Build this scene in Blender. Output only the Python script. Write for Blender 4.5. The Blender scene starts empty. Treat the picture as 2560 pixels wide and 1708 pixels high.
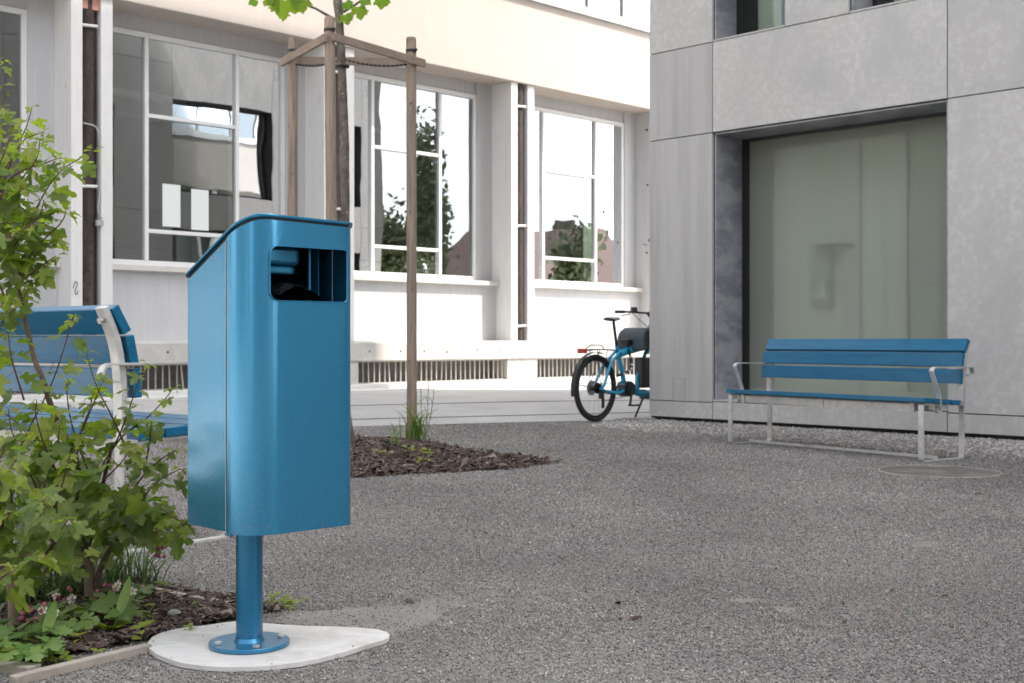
import bpy, bmesh, math, random
import numpy as np
from mathutils import Vector, Matrix, Quaternion, noise
R = math.radians
random.seed(7)
scene = bpy.context.scene
C = scene.collection

# ---------------------------------------------------------------- camera
H = 0.86            # eye height
F = 3108.0          # focal length in pixels of the 2560 px wide photograph
HY = 850.0          # horizon row
cam = bpy.data.cameras.new('camera')
camo = bpy.data.objects.new('camera', cam)
C.objects.link(camo)
camo.location = (0, 0, H)
camo.rotation_euler = (R(90), 0, 0)
cam.sensor_width = 36.0
cam.lens = 36.0 * F / 2560.0
cam.shift_y = (HY - 854.0) / 2560.0
cam.clip_start = 0.05
cam.clip_end = 2000
cam.dof.use_dof = True
cam.dof.focus_distance = 3.5
cam.dof.aperture_fstop = 9.0
scene.camera = camo

# ---------------------------------------------------------------- sky, sun, exposure
SUN_AZ = math.atan2(-0.039, 0.999)
SUN_EL = R(55)
sunv = Vector((math.cos(SUN_EL) * math.cos(SUN_AZ), math.cos(SUN_EL) * math.sin(SUN_AZ), math.sin(SUN_EL)))
world = bpy.data.worlds.new('World')
scene.world = world
world.use_nodes = True
wn = world.node_tree
wn.nodes.clear()
sky = wn.nodes.new('ShaderNodeTexSky')
sky.sky_type = 'NISHITA'
sky.sun_disc = False
sky.sun_elevation = SUN_EL
sky.sun_rotation = R(90) - SUN_AZ
sky.air_density = 1.0
sky.dust_density = 2.5
sky.ozone_density = 1.0
hs = wn.nodes.new('ShaderNodeHueSaturation')
hs.inputs['Saturation'].default_value = 0.26
bg = wn.nodes.new('ShaderNodeBackground')
bg.inputs['Strength'].default_value = 0.15
wo = wn.nodes.new('ShaderNodeOutputWorld')
wn.links.new(sky.outputs[0], hs.inputs['Color'])
wn.links.new(hs.outputs[0], bg.inputs['Color'])
wn.links.new(bg.outputs[0], wo.inputs['Surface'])
sl = bpy.data.lights.new('sun', 'SUN')
sl.energy = 2.0
sl.angle = R(0.5)
sl.color = (1.0, 0.93, 0.84)
so = bpy.data.objects.new('sun', sl)
C.objects.link(so)
so.location = (30, 0, 40)
so.rotation_euler = (-sunv).to_track_quat('-Z', 'Y').to_euler()
scene.view_settings.view_transform = 'Standard'
scene.view_settings.look = 'None'
scene.view_settings.gamma = 1.0
scene.view_settings.use_curve_mapping = False
scene.view_settings.exposure = 1.95
scene.cycles.max_bounces = 8
scene.cycles.transparent_max_bounces = 12
scene.cycles.caustics_reflective = False
scene.cycles.caustics_refractive = False

# ---------------------------------------------------------------- helpers
def P(px, py, Y):
    """point seen at photograph pixel (px, py) standing Y metres away"""
    return Vector(((px - 1280.0) / F * Y, Y, H - (py - HY) / F * Y))

def G(px, py, z=0.0):
    """point of height z seen at photograph pixel"""
    Y = F * (H - z) / (py - HY)
    return Vector(((px - 1280.0) / F * Y, Y, z))

class MB:
    def __init__(s):
        s.v = []; s.f = []
    def add(s, vs, fs):
        o = len(s.v)
        s.v += [tuple(v) for v in vs]
        s.f += [tuple(i + o for i in f) for f in fs]
        return s
    def box(s, x0, x1, y0, y1, z0, z1, M=None):
        vs = [Vector((x, y, z)) for z in (z0, z1) for y in (y0, y1) for x in (x0, x1)]
        if M: vs = [M @ v for v in vs]
        return s.add(vs, [(0, 2, 3, 1), (4, 5, 7, 6), (0, 1, 5, 4), (2, 6, 7, 3), (0, 4, 6, 2), (1, 3, 7, 5)])
    def prism(s, poly, z0, z1):
        """poly counter-clockwise in xy; z0/z1 numbers or functions of (x, y)"""
        n = len(poly)
        a = z0 if callable(z0) else (lambda x, y: z0)
        b = z1 if callable(z1) else (lambda x, y: z1)
        vs = [(x, y, a(x, y)) for x, y in poly] + [(x, y, b(x, y)) for x, y in poly]
        fs = [tuple(reversed(range(n))), tuple(range(n, 2 * n))]
        fs += [(i, (i + 1) % n, n + (i + 1) % n, n + i) for i in range(n)]
        return s.add(vs, fs)
    def tube(s, path, rad, n=8, caps=True):
        path = [Vector(p) for p in path]
        m = len(path)
        if not hasattr(rad, '__len__'): rad = [rad] * m
        t = (path[1] - path[0]).normalized()
        u = t.orthogonal().normalized()
        vs = []
        for i, p in enumerate(path):
            if i == 0: tt = path[1] - path[0]
            elif i == m - 1: tt = path[-1] - path[-2]
            else: tt = (path[i + 1] - path[i]).normalized() + (path[i] - path[i - 1]).normalized()
            tt = tt.normalized() if tt.length > 1e-9 else t
            u = u - tt * u.dot(tt)
            u = u.normalized() if u.length > 1e-6 else tt.orthogonal().normalized()
            w = tt.cross(u)
            for k in range(n):
                a = 2 * math.pi * k / n
                vs.append(p + (u * math.cos(a) + w * math.sin(a)) * rad[i])
        fs = []
        for i in range(m - 1):
            for k in range(n):
                k2 = (k + 1) % n
                fs.append((i * n + k, i * n + k2, (i + 1) * n + k2, (i + 1) * n + k))
        if caps:
            fs.append(tuple(reversed(range(n))))
            fs.append(tuple(range((m - 1) * n, m * n)))
        return s.add(vs, fs)
    def strap(s, path, width, th, closed=False):
        """flat bar: path (3D) swept; width = vector across the bar"""
        path = [Vector(p) for p in path]
        W = Vector(width); wd = W.normalized(); m = len(path)
        vs = []
        for i, p in enumerate(path):
            a = path[(i - 1) % m] if (closed or i > 0) else None
            b = path[(i + 1) % m] if (closed or i < m - 1) else None
            t = Vector((0, 0, 0))
            if a is not None and (p - a).length > 1e-9: t += (p - a).normalized()
            if b is not None and (b - p).length > 1e-9: t += (b - p).normalized()
            k = t.length / 2 if (a is not None and b is not None) else 1.0
            nn = wd.cross(t.normalized()).normalized() * (th / 2 / max(k, 0.5))
            vs += [p + W / 2 + nn, p - W / 2 + nn, p - W / 2 - nn, p + W / 2 - nn]
        fs = []
        for i in range(m if closed else m - 1):
            j = (i + 1) % m
            for q in range(4):
                q2 = (q + 1) % 4
                fs.append((i * 4 + q, i * 4 + q2, j * 4 + q2, j * 4 + q))
        if not closed:
            fs += [(3, 2, 1, 0), ((m - 1) * 4, (m - 1) * 4 + 1, (m - 1) * 4 + 2, (m - 1) * 4 + 3)]
        return s.add(vs, fs)
    def disc(s, c, r, z0, z1, n=32):
        return s.prism([(c[0] + r * math.cos(2 * math.pi * i / n), c[1] + r * math.sin(2 * math.pi * i / n)) for i in range(n)], z0, z1)
    def ring(s, c, R0, r0, axis='y', n=48, k=10, flat=1.0):
        """torus in the plane across axis"""
        c = Vector(c); vs = []
        for i in range(n):
            a = 2 * math.pi * i / n
            for j in range(k):
                b = 2 * math.pi * j / k
                rr = R0 + r0 * math.cos(b); h = r0 * flat * math.sin(b)
                if axis == 'y': vs.append(c + Vector((rr * math.cos(a), h, rr * math.sin(a))))
                else: vs.append(c + Vector((rr * math.cos(a), rr * math.sin(a), h)))
        fs = [(i * k + j, i * k + (j + 1) % k, ((i + 1) % n) * k + (j + 1) % k, ((i + 1) % n) * k + j) for i in range(n) for j in range(k)]
        return s.add(vs, fs)
    def mesh(s, name, mat=None, smooth=False):
        me = bpy.data.meshes.new(name)
        me.from_pydata([tuple(v) for v in s.v], [], s.f)
        bm = bmesh.new(); bm.from_mesh(me)
        bmesh.ops.recalc_face_normals(bm, faces=bm.faces)
        bm.to_mesh(me); bm.free()
        if smooth:
            me.polygons.foreach_set('use_smooth', [True] * len(me.polygons))
            if smooth != 'all':
                me.set_sharp_from_angle(angle=R(38))
        if mat: me.materials.append(mat)
        me.update()
        return me
    def obj(s, name, mat=None, parent=None, smooth=False, bevel=0, **tags):
        o = bpy.data.objects.new(name, s.mesh(name, mat, smooth))
        C.objects.link(o)
        if parent: o.parent = parent
        if bevel:
            b = o.modifiers.new('bevel', 'BEVEL'); b.width = bevel; b.segments = 2; b.limit_method = 'ANGLE'
            b.harden_normals = False
        for k, v in tags.items(): o[k] = v
        return o

def thing(name, label, category, loc=(0, 0, 0), rot=0.0, group=None):
    o = bpy.data.objects.new(name, None)
    C.objects.link(o)
    o.empty_display_size = 0.1
    o.location = loc; o.rotation_euler = (0, 0, rot)
    o['label'] = label; o['category'] = category
    if group: o['group'] = group
    return o

def inst(name, me, parent=None, M=None, mat=None, **tags):
    o = bpy.data.objects.new(name, me)
    C.objects.link(o)
    if parent: o.parent = parent
    if M is not None: o.matrix_local = M
    for k, v in tags.items(): o[k] = v
    return o

def fillet(pts, r, n=6):
    """round the inner corners of an open polyline of vectors"""
    pts = [Vector(p) for p in pts]
    out = [pts[0]]
    for i in range(1, len(pts) - 1):
        a, b, c = pts[i - 1], pts[i], pts[i + 1]
        u = (a - b); w = (c - b)
        rr = min(r, u.length * 0.49, w.length * 0.49)
        p0 = b + u.normalized() * rr; p1 = b + w.normalized() * rr
        for k in range(n + 1):
            t = k / n
            out.append(p0 * (1 - t) ** 2 + b * 2 * t * (1 - t) + p1 * t * t)
    out.append(pts[-1])
    return out

def rrect(x0, x1, y0, y1, rs, n=8):
    """rounded rectangle, counter-clockwise; rs = radii at (x0,y0),(x1,y0),(x1,y1),(x0,y1)"""
    cs = [(x0 + rs[0], y0 + rs[0], rs[0], 180), (x1 - rs[1], y0 + rs[1], rs[1], 270), (x1 - rs[2], y1 - rs[2], rs[2], 0), (x0 + rs[3], y1 - rs[3], rs[3], 90)]
    out = []
    for cx, cy, r, a0 in cs:
        for k in range(n + 1):
            a = R(a0 + 90 * k / n)
            out.append((cx + r * math.cos(a), cy + r * math.sin(a)))
    return out

def inside(p, poly):
    x, y = p; c = False; n = len(poly); j = n - 1
    for i in range(n):
        xi, yi = poly[i][0], poly[i][1]; xj, yj = poly[j][0], poly[j][1]
        if (yi > y) != (yj > y) and x < (xj - xi) * (y - yi) / (yj - yi) + xi: c = not c
        j = i
    return c

# ---------------------------------------------------------------- materials
def nodes(m):
    m.use_nodes = True
    nt = m.node_tree
    return nt, nt.nodes, nt.links, nt.nodes['Principled BSDF']

def mat(name, col, rough=0.5, metal=0.0, spec=0.5, layers=(), bump=None, rand=0.0, randpos=False, coat=0.0, streak=None):
    """layers: (scale, colour, lo, hi, (sx,sy,sz), detail) noise masks mixed over col; bump: (scale, strength, distance, detail)"""
    m = bpy.data.materials.new(name)
    nt, N, L, bs = nodes(m)
    bs.inputs['Roughness'].default_value = rough
    bs.inputs['Metallic'].default_value = metal
    bs.inputs['Specular IOR Level'].default_value = spec
    bs.inputs['Coat Weight'].default_value = coat
    bs.inputs['Coat Roughness'].default_value = 0.12
    tc = N.new('ShaderNodeTexCoord')
    co = tc.outputs['Object']
    oi = None
    if randpos or rand:
        oi = N.new('ShaderNodeObjectInfo')
    if randpos:
        va = N.new('ShaderNodeVectorMath'); va.operation = 'ADD'
        sc = N.new('ShaderNodeVectorMath'); sc.operation = 'SCALE'
        cb = N.new('ShaderNodeCombineXYZ')
        for i in range(3): L.new(oi.outputs['Random'], cb.inputs[i])
        L.new(cb.outputs[0], sc.inputs[0]); sc.inputs['Scale'].default_value = 37.0
        L.new(co, va.inputs[0]); L.new(sc.outputs[0], va.inputs[1]); co = va.outputs[0]
    cur = None
    base = N.new('ShaderNodeRGB'); base.outputs[0].default_value = (*col, 1); cur = base.outputs[0]
    for ly in layers:
        scale, c2, lo, hi = ly[:4]
        st = ly[4] if len(ly) > 4 else (1, 1, 1)
        det = ly[5] if len(ly) > 5 else 6
        mp = N.new('ShaderNodeMapping'); mp.inputs['Scale'].default_value = st
        L.new(co, mp.inputs['Vector'])
        nz = N.new('ShaderNodeTexNoise'); nz.inputs['Scale'].default_value = scale; nz.inputs['Detail'].default_value = det
        nz.inputs['Roughness'].default_value = 0.6
        L.new(mp.outputs[0], nz.inputs['Vector'])
        mr = N.new('ShaderNodeMapRange'); mr.inputs['From Min'].default_value = lo; mr.inputs['From Max'].default_value = hi
        L.new(nz.outputs[0], mr.inputs['Value'])
        mx = N.new('ShaderNodeMix'); mx.data_type = 'RGBA'
        L.new(mr.outputs[0], mx.inputs['Factor']); L.new(cur, mx.inputs['A']); mx.inputs['B'].default_value = (*c2, 1)
        cur = mx.outputs['Result']
    if rand:
        mm = N.new('ShaderNodeMath'); mm.operation = 'MULTIPLY_ADD'
        L.new(oi.outputs['Random'], mm.inputs[0]); mm.inputs[1].default_value = 2 * rand; mm.inputs[2].default_value = 1 - rand
        vs = N.new('ShaderNodeVectorMath'); vs.operation = 'SCALE'
        L.new(cur, vs.inputs[0]); L.new(mm.outputs[0], vs.inputs['Scale']); cur = vs.outputs[0]
    L.new(cur, bs.inputs['Base Color'])
    if bump:
        nz = N.new('ShaderNodeTexNoise'); nz.inputs['Scale'].default_value = bump[0]; nz.inputs['Detail'].default_value = bump[3] if len(bump) > 3 else 4
        mp = N.new('ShaderNodeMapping')
        if len(bump) > 4: mp.inputs['Scale'].default_value = bump[4]
        L.new(co, mp.inputs['Vector']); L.new(mp.outputs[0], nz.inputs['Vector'])
        bp = N.new('ShaderNodeBump'); bp.inputs['Strength'].default_value = bump[1]; bp.inputs['Distance'].default_value = bump[2]
        L.new(nz.outputs[0], bp.inputs['Height']); L.new(bp.outputs[0], bs.inputs['Normal'])
    return m

def glass_mat(name, tint, refl_tint, ior=1.9, floor=0.12, rough=0.0, wav=0.0):
    m = bpy.data.materials.new(name); m.use_nodes = True
    nt = m.node_tree; N = nt.nodes; L = nt.links; N.clear()
    out = N.new('ShaderNodeOutputMaterial')
    tr = N.new('ShaderNodeBsdfTransparent'); tr.inputs[0].default_value = (*tint, 1)
    gl = N.new('ShaderNodeBsdfGlossy'); gl.inputs['Color'].default_value = (*refl_tint, 1); gl.inputs['Roughness'].default_value = rough
    fr = N.new('ShaderNodeFresnel'); fr.inputs['IOR'].default_value = ior
    ad = N.new('ShaderNodeMath'); ad.operation = 'ADD'; ad.use_clamp = True; ad.inputs[1].default_value = floor
    mx = N.new('ShaderNodeMixShader')
    if wav:
        tc = N.new('ShaderNodeTexCoord'); nz = N.new('ShaderNodeTexNoise'); nz.inputs['Scale'].default_value = 1.3; nz.inputs['Detail'].default_value = 1
        bp = N.new('ShaderNodeBump'); bp.inputs['Strength'].default_value = wav; bp.inputs['Distance'].default_value = 0.02
        L.new(tc.outputs['Object'], nz.inputs['Vector']); L.new(nz.outputs[0], bp.inputs['Height']); L.new(bp.outputs[0], gl.inputs['Normal'])
    L.new(fr.outputs[0], ad.inputs[0]); L.new(ad.outputs[0], mx.inputs[0])
    L.new(tr.outputs[0], mx.inputs[1]); L.new(gl.outputs[0], mx.inputs[2]); L.new(mx.outputs[0], out.inputs['Surface'])
    return m

def leaf_mat(name, top, under, young=None, vein=(0.16, 0.26, 0.07), trans=0.4, gloss=0.45, veins=True, rnd=0.35):
    m = bpy.data.materials.new(name); m.use_nodes = True
    nt = m.node_tree; N = nt.nodes; L = nt.links; bs = N['Principled BSDF']
    out = [n for n in N if n.type == 'OUTPUT_MATERIAL'][0]
    uv = N.new('ShaderNodeUVMap'); sx = N.new('ShaderNodeSeparateXYZ'); L.new(uv.outputs[0], sx.inputs[0])
    def mth(op, a, b=None, c=None):
        n = N.new('ShaderNodeMath'); n.operation = op
        for i, q in enumerate((a, b, c)):
            if q is None: continue
            if isinstance(q, (int, float)): n.inputs[i].default_value = q
            else: L.new(q, n.inputs[i])
        return n.outputs[0]
    oi = N.new('ShaderNodeObjectInfo')
    geo = N.new('ShaderNodeNewGeometry')
    mixc = N.new('ShaderNodeMix'); mixc.data_type = 'RGBA'
    nz = N.new('ShaderNodeTexNoise'); nz.inputs['Scale'].default_value = 9.0; nz.inputs['Detail'].default_value = 3
    tc = N.new('ShaderNodeTexCoord'); L.new(geo.outputs['Position'], nz.inputs['Vector'])
    f = mth('MULTIPLY_ADD', oi.outputs['Random'], 0.7, mth('MULTIPLY', mth('SUBTRACT', nz.outputs[0], 0.5), 1.2))
    fc = N.new('ShaderNodeClamp'); L.new(f, fc.inputs[0])
    L.new(fc.outputs[0], mixc.inputs['Factor'])
    mixc.inputs['A'].default_value = (*top, 1); mixc.inputs['B'].default_value = (*(young or top), 1)
    cur = mixc.outputs['Result']
    if veins:
        u = mth('ABSOLUTE', sx.outputs[0]); v = sx.outputs[1]
        d0 = u
        ds = []
        for ang in (43, 78):
            s_, c_ = math.sin(R(ang)), math.cos(R(ang))
            ds.append(mth('ABSOLUTE', mth('SUBTRACT', mth('MULTIPLY', u, c_), mth('MULTIPLY', mth('SUBTRACT', v, 0.03), s_))))
        dm = mth('MINIMUM', d0, mth('MINIMUM', ds[0], ds[1]))
        vn = mth('SUBTRACT', 1.0, mth('MULTIPLY', dm, 38.0)); vc = N.new('ShaderNodeClamp'); L.new(vn, vc.inputs[0])
        mv = N.new('ShaderNodeMix'); mv.data_type = 'RGBA'
        L.new(mth('MULTIPLY', vc.outputs[0], 0.7), mv.inputs['Factor']); L.new(cur, mv.inputs['A']); mv.inputs['B'].default_value = (*vein, 1)
        cur = mv.outputs['Result']
    mu = N.new('ShaderNodeMix'); mu.data_type = 'RGBA'
    L.new(geo.outputs['Backfacing'], mu.inputs['Factor']); L.new(cur, mu.inputs['A']); mu.inputs['B'].default_value = (*under, 1)
    L.new(mu.outputs['Result'], bs.inputs['Base Color'])
    bs.inputs['Roughness'].default_value = gloss
    bs.inputs['Specular IOR Level'].default_value = 0.4
    tl = N.new('ShaderNodeBsdfTranslucent'); tm = N.new('ShaderNodeVectorMath'); tm.operation = 'MULTIPLY'
    L.new(cur, tm.inputs[0]); tm.inputs[1].default_value = (1.7, 2.2, 0.45); L.new(tm.outputs[0], tl.inputs[0])
    ms = N.new('ShaderNodeMixShader'); ms.inputs[0].default_value = trans
    L.new(bs.outputs[0], ms.inputs[1]); L.new(tl.outputs[0], ms.inputs[2]); L.new(ms.outputs[0], out.inputs['Surface'])
    return m

M_ = {}
def film_glass(name, col, w):
    m = glass_mat(name, (0.80, 0.88, 0.80), (0.85, 0.92, 0.84), 1.22, 0.0, 0.0, 0.05)
    nt = m.node_tree; N = nt.nodes; L = nt.links
    out = [n for n in N if n.type == 'OUTPUT_MATERIAL'][0]; mx = [n for n in N if n.type == 'MIX_SHADER'][0]
    tr = [n for n in N if n.type == 'BSDF_TRANSPARENT'][0]
    df = N.new('ShaderNodeBsdfDiffuse'); df.inputs[0].default_value = (*col, 1)
    m2 = N.new('ShaderNodeMixShader'); m2.inputs[0].default_value = w
    L.new(tr.outputs[0], m2.inputs[1]); L.new(df.outputs[0], m2.inputs[2]); L.new(m2.outputs[0], mx.inputs[1])
    return m
M_['film'] = film_glass('green_film_glass', (0.52, 0.55, 0.48), 0.42)
M_['white_wall'] = mat('white_wall', (0.51, 0.51, 0.512), 0.75, layers=[(1.2, (0.47, 0.475, 0.49), 0.42, 0.72, (1, 1, .3)), (6, (0.57, 0.57, 0.57), 0.5, 0.8, (3, 3, .12)), (9, (0.40, 0.37, 0.33), 0.60, 0.80, (2, 2, .10)), (30, (0.36, 0.34, 0.32), 0.70, 0.78)], bump=(60, 0.15, 0.002))
M_['flange'] = mat('painted_steel_flange', (0.70, 0.69, 0.67), 0.6, layers=[(2.0, (0.55, 0.33, 0.20), 0.66, 0.80, (2, 2, 0.9)), (9, (0.60, 0.59, 0.57), 0.5, 0.85, (2, 2, .3))], bump=(40, 0.2, 0.002))
M_['cream'] = mat('cream_render', (0.47, 0.418, 0.378), 0.85, layers=[(0.8, (0.44, 0.392, 0.355), 0.45, 0.75), (5, (0.50, 0.445, 0.40), 0.5, 0.8, (1, 1, .15))], bump=(90, 0.35, 0.003))
M_['white_paint'] = mat('white_window_paint', (0.74, 0.74, 0.73), 0.45, layers=[(3, (0.66, 0.66, 0.65), 0.5, 0.8)])
M_['sill'] = mat('sill_stone', (0.60, 0.57, 0.53), 0.8, layers=[(5, (0.48, 0.45, 0.41), 0.5, 0.8)], bump=(50, 0.3, 0.003))
M_['concrete'] = mat('plinth_concrete', (0.50, 0.48, 0.45), 0.85, layers=[(1.6, (0.40, 0.38, 0.36), 0.42, 0.7), (6, (0.58, 0.56, 0.53), 0.5, 0.75), (12, (0.34, 0.31, 0.28), 0.66, 0.8, (1, 1, .4))], bump=(30, 0.4, 0.004))
M_['concrete_light'] = mat('kerb_concrete', (0.62, 0.61, 0.59), 0.85, layers=[(2.0, (0.52, 0.51, 0.49), 0.45, 0.75)], bump=(30, 0.3, 0.003))
M_['rust'] = mat('rusty_drainpipe', (0.045, 0.032, 0.027), 0.8, layers=[(4, (0.10, 0.075, 0.065), 0.5, 0.75, (3, 3, .6)), (14, (0.02, 0.015, 0.013), 0.5, 0.7)], bump=(40, 0.5, 0.004))
M_['salmon'] = mat('salmon_paint', (0.50, 0.24, 0.19), 0.7, layers=[(5, (0.42, 0.22, 0.17), 0.45, 0.8)])
M_['cable'] = mat('grey_cable', (0.38, 0.38, 0.39), 0.5)
M_['grate'] = mat('grate_steel', (0.40, 0.37, 0.34), 0.6, 0.3, layers=[(9, (0.26, 0.22, 0.19), 0.5, 0.8)], rand=0.15)
M_['dark'] = mat('dark_cavity', (0.03, 0.03, 0.03), 0.9)
M_['basement'] = mat('basement_shutter', (0.16, 0.15, 0.14), 0.8, layers=[(3, (0.10, 0.09, 0.09), 0.45, 0.7)])
M_['interior'] = mat('interior_wall', (0.70, 0.72, 0.66), 0.85)
M_['interior_dark'] = mat('interior_dark', (0.18, 0.19, 0.18), 0.8)
M_['interior_green'] = mat('interior_column', (0.40, 0.46, 0.36), 0.7)
M_['blind'] = mat('roller_blind', (0.60, 0.61, 0.62), 0.7)
M_['sheet'] = mat('paper_sheet', (0.72, 0.76, 0.74), 0.6)
M_['glass_w'] = glass_mat('window_glass', (0.70, 0.76, 0.73), (0.80, 0.84, 0.87), 1.9, 0.20, 0.0, 0.12)
M_['glass_g'] = glass_mat('dark_green_glass', (0.80, 0.90, 0.80), (0.85, 0.92, 0.84), 1.5, 0.05, 0.0, 0.05)
M_['panel'] = mat('fibre_cement_panel', (0.54, 0.525, 0.51), 0.5, spec=0.4, layers=[(18, (0.61, 0.60, 0.585), 0.46, 0.62, (1, 1, 1), 8), (2.2, (0.47, 0.465, 0.46), 0.45, 0.72, (1, 1, .6)), (45, (0.48, 0.47, 0.465), 0.6, 0.75)], bump=(70, 0.12, 0.002), rand=0.05, randpos=True)
M_['panel_streak'] = mat('streaked_fibre_cement_panel', (0.50, 0.49, 0.48), 0.5, spec=0.4, layers=[(3.5, (0.40, 0.395, 0.39), 0.45, 0.7, (2, 2, .12)), (9, (0.44, 0.435, 0.43), 0.55, 0.75, (1, 1, .2)), (26, (0.46, 0.455, 0.45), 0.62, 0.75)], bump=(70, 0.10, 0.002), rand=0.05, randpos=True)
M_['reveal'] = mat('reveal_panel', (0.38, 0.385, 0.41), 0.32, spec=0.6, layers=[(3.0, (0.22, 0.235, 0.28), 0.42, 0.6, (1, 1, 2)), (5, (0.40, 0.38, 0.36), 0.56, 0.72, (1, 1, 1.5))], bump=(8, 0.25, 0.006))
M_['black_frame'] = mat('black_window_frame', (0.012, 0.012, 0.013), 0.4)
M_['aluminium'] = mat('galvanised_steel', (0.60, 0.595, 0.58), 0.42, 0.45, layers=[(22, (0.70, 0.695, 0.68), 0.45, 0.65), (8, (0.48, 0.475, 0.465), 0.5, 0.72)], bump=(60, 0.12, 0.001))
M_['bolt'] = mat('stainless_bolt', (0.62, 0.60, 0.57), 0.3, 0.9)
M_['plate'] = mat('bin_base_steel', (0.60, 0.585, 0.565), 0.6, 0.12, layers=[(3.0, (0.70, 0.685, 0.67), 0.42, 0.6), (5, (0.47, 0.445, 0.415), 0.52, 0.72), (14, (0.52, 0.50, 0.48), 0.55, 0.75, (1, 3, 1)), (45, (0.5, 0.48, 0.46), 0.66, 0.8)], bump=(50, 0.08, 0.001))
M_['plate_edge'] = M_['plate']
M_['asphalt'] = mat('pale_asphalt', (0.42, 0.405, 0.39), 0.9, layers=[(1.0, (0.36, 0.35, 0.34), 0.42, 0.7), (0.5, (0.47, 0.455, 0.44), 0.5, 0.75, (3, 1, 1)), (50, (0.24, 0.23, 0.225), 0.55, 0.75)], bump=(120, 0.3, 0.003))
M_['seam'] = mat('tar_seam', (0.05, 0.045, 0.04), 0.8)
M_['sand'] = mat('sandy_hoggin', (0.22, 0.208, 0.195), 0.95, layers=[(1.3, (0.15, 0.145, 0.138), 0.42, 0.68), (40, (0.34, 0.325, 0.30), 0.5, 0.75), (160, (0.13, 0.125, 0.12), 0.55, 0.7)], bump=(180, 0.8, 0.004, 8))
M_['sand_patch'] = mat('fine_sand', (0.25, 0.235, 0.212), 0.95, layers=[(6, (0.20, 0.19, 0.172), 0.42, 0.68), (160, (0.16, 0.15, 0.14), 0.58, 0.72)], bump=(150, 0.6, 0.003, 8))
M_['soil'] = mat('dark_soil', (0.045, 0.032, 0.026), 0.95, layers=[(30, (0.08, 0.06, 0.05), 0.5, 0.75)], bump=(50, 0.9, 0.01, 8))
M_['timber_edge'] = mat('edging_strip', (0.36, 0.32, 0.275), 0.85, layers=[(5, (0.25, 0.21, 0.18), 0.45, 0.7, (.3, 1, 1)), (40, (0.42, 0.38, 0.34), 0.5, 0.8, (.2, 1, 1))], bump=(30, 0.3, 0.003))
M_['stake'] = mat('weathered_stake', (0.30, 0.235, 0.185), 0.8, layers=[(3.5, (0.39, 0.29, 0.215), 0.45, 0.68, (2, 2, .5)), (16, (0.18, 0.145, 0.125), 0.48, 0.68, (3, 3, .15)), (7, (0.09, 0.065, 0.05), 0.64, 0.69, (1.8, 1.8, 1))], bump=(22, 0.5, 0.004, 6, (3, 3, .2)), randpos=True)
M_['rail'] = mat('weathered_rail', (0.30, 0.23, 0.18), 0.8, layers=[(12, (0.22, 0.175, 0.15), 0.45, 0.7, (1, 1, 4)), (5, (0.38, 0.29, 0.22), 0.5, 0.7)], bump=(30, 0.3, 0.002), randpos=True)
M_['bark'] = mat('young_maple_bark', (0.17, 0.145, 0.125), 0.9, layers=[(12, (0.08, 0.065, 0.055), 0.45, 0.65, (1, 1, .7)), (25, (0.33, 0.31, 0.28), 0.58, 0.68), (9, (0.36, 0.24, 0.05), 0.64, 0.70)], bump=(25, 0.9, 0.01, 8))
M_['stem'] = mat('shrub_bark', (0.12, 0.085, 0.065), 0.85, layers=[(18, (0.20, 0.15, 0.115), 0.48, 0.7, (1, 1, .4))], bump=(60, 0.5, 0.003))
M_['stem_base'] = mat('shrub_trunk_bark', (0.24, 0.185, 0.14), 0.85, layers=[(14, (0.15, 0.11, 0.085), 0.45, 0.7, (1, 1, .6)), (30, (0.07, 0.05, 0.04), 0.66, 0.74)], bump=(60, 0.5, 0.003))
M_['twig'] = mat('shrub_twig', (0.13, 0.055, 0.045), 0.6)
M_['black_plastic'] = mat('black_plastic', (0.012, 0.012, 0.013), 0.4)
M_['rubber'] = mat('tyre_rubber', (0.02, 0.02, 0.02), 0.75, bump=(90, 0.4, 0.003))
M_['cyan'] = mat('cyan_bicycle_paint', (0.006, 0.30, 0.50), 0.35, coat=0.4)
M_['chrome'] = mat('brushed_alloy', (0.5, 0.5, 0.5), 0.3, 0.9)
M_['grey_fabric'] = mat('grey_bag_fabric', (0.06, 0.08, 0.09), 0.85, bump=(200, 0.3, 0.002))
M_['red_lens'] = mat('red_lens', (0.45, 0.02, 0.02), 0.25)
M_['battery'] = mat('battery_case', (0.035, 0.032, 0.033), 0.35)
M_['bag_film'] = mat('black_bin_liner', (0.010, 0.009, 0.010), 0.16, bump=(16, 1.0, 0.03, 3))
M_['slat'] = mat('blue_lacquered_wood', (0.004, 0.140, 0.275), 0.30, spec=0.35, coat=0.18, layers=[(4, (0.004, 0.110, 0.220), 0.4, 0.65, (1, 8, 8)), (9, (0.02, 0.16, 0.28), 0.62, 0.8, (1, 14, 14))], bump=(5, 0.22, 0.002, 6, (1, 22, 22)))
M_['stone'] = mat('grey_river_stone', (0.30, 0.30, 0.28), 0.8, layers=[(20, (0.22, 0.22, 0.21), 0.45, 0.7)])
M_['red_roof'] = mat('red_roof_tiles', (0.10, 0.045, 0.04), 0.8, bump=(14, 0.6, 0.03))
M_['house_wall'] = mat('house_wall', (0.22, 0.17, 0.15), 0.85)
M_['petal'] = leaf_mat('pale_pink_petal', (0.72, 0.66, 0.68), (0.66, 0.6, 0.62), veins=False, trans=0.25)
M_['bud'] = mat('pink_bud', (0.32, 0.08, 0.12), 0.6, rand=0.3)
M_['anther'] = mat('yellow_anther', (0.5, 0.33, 0.05), 0.7)
M_['leaf'] = leaf_mat('field_maple_leaf', (0.105, 0.150, 0.042), (0.16, 0.20, 0.10), (0.21, 0.25, 0.062), vein=(0.15, 0.25, 0.07))
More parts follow.
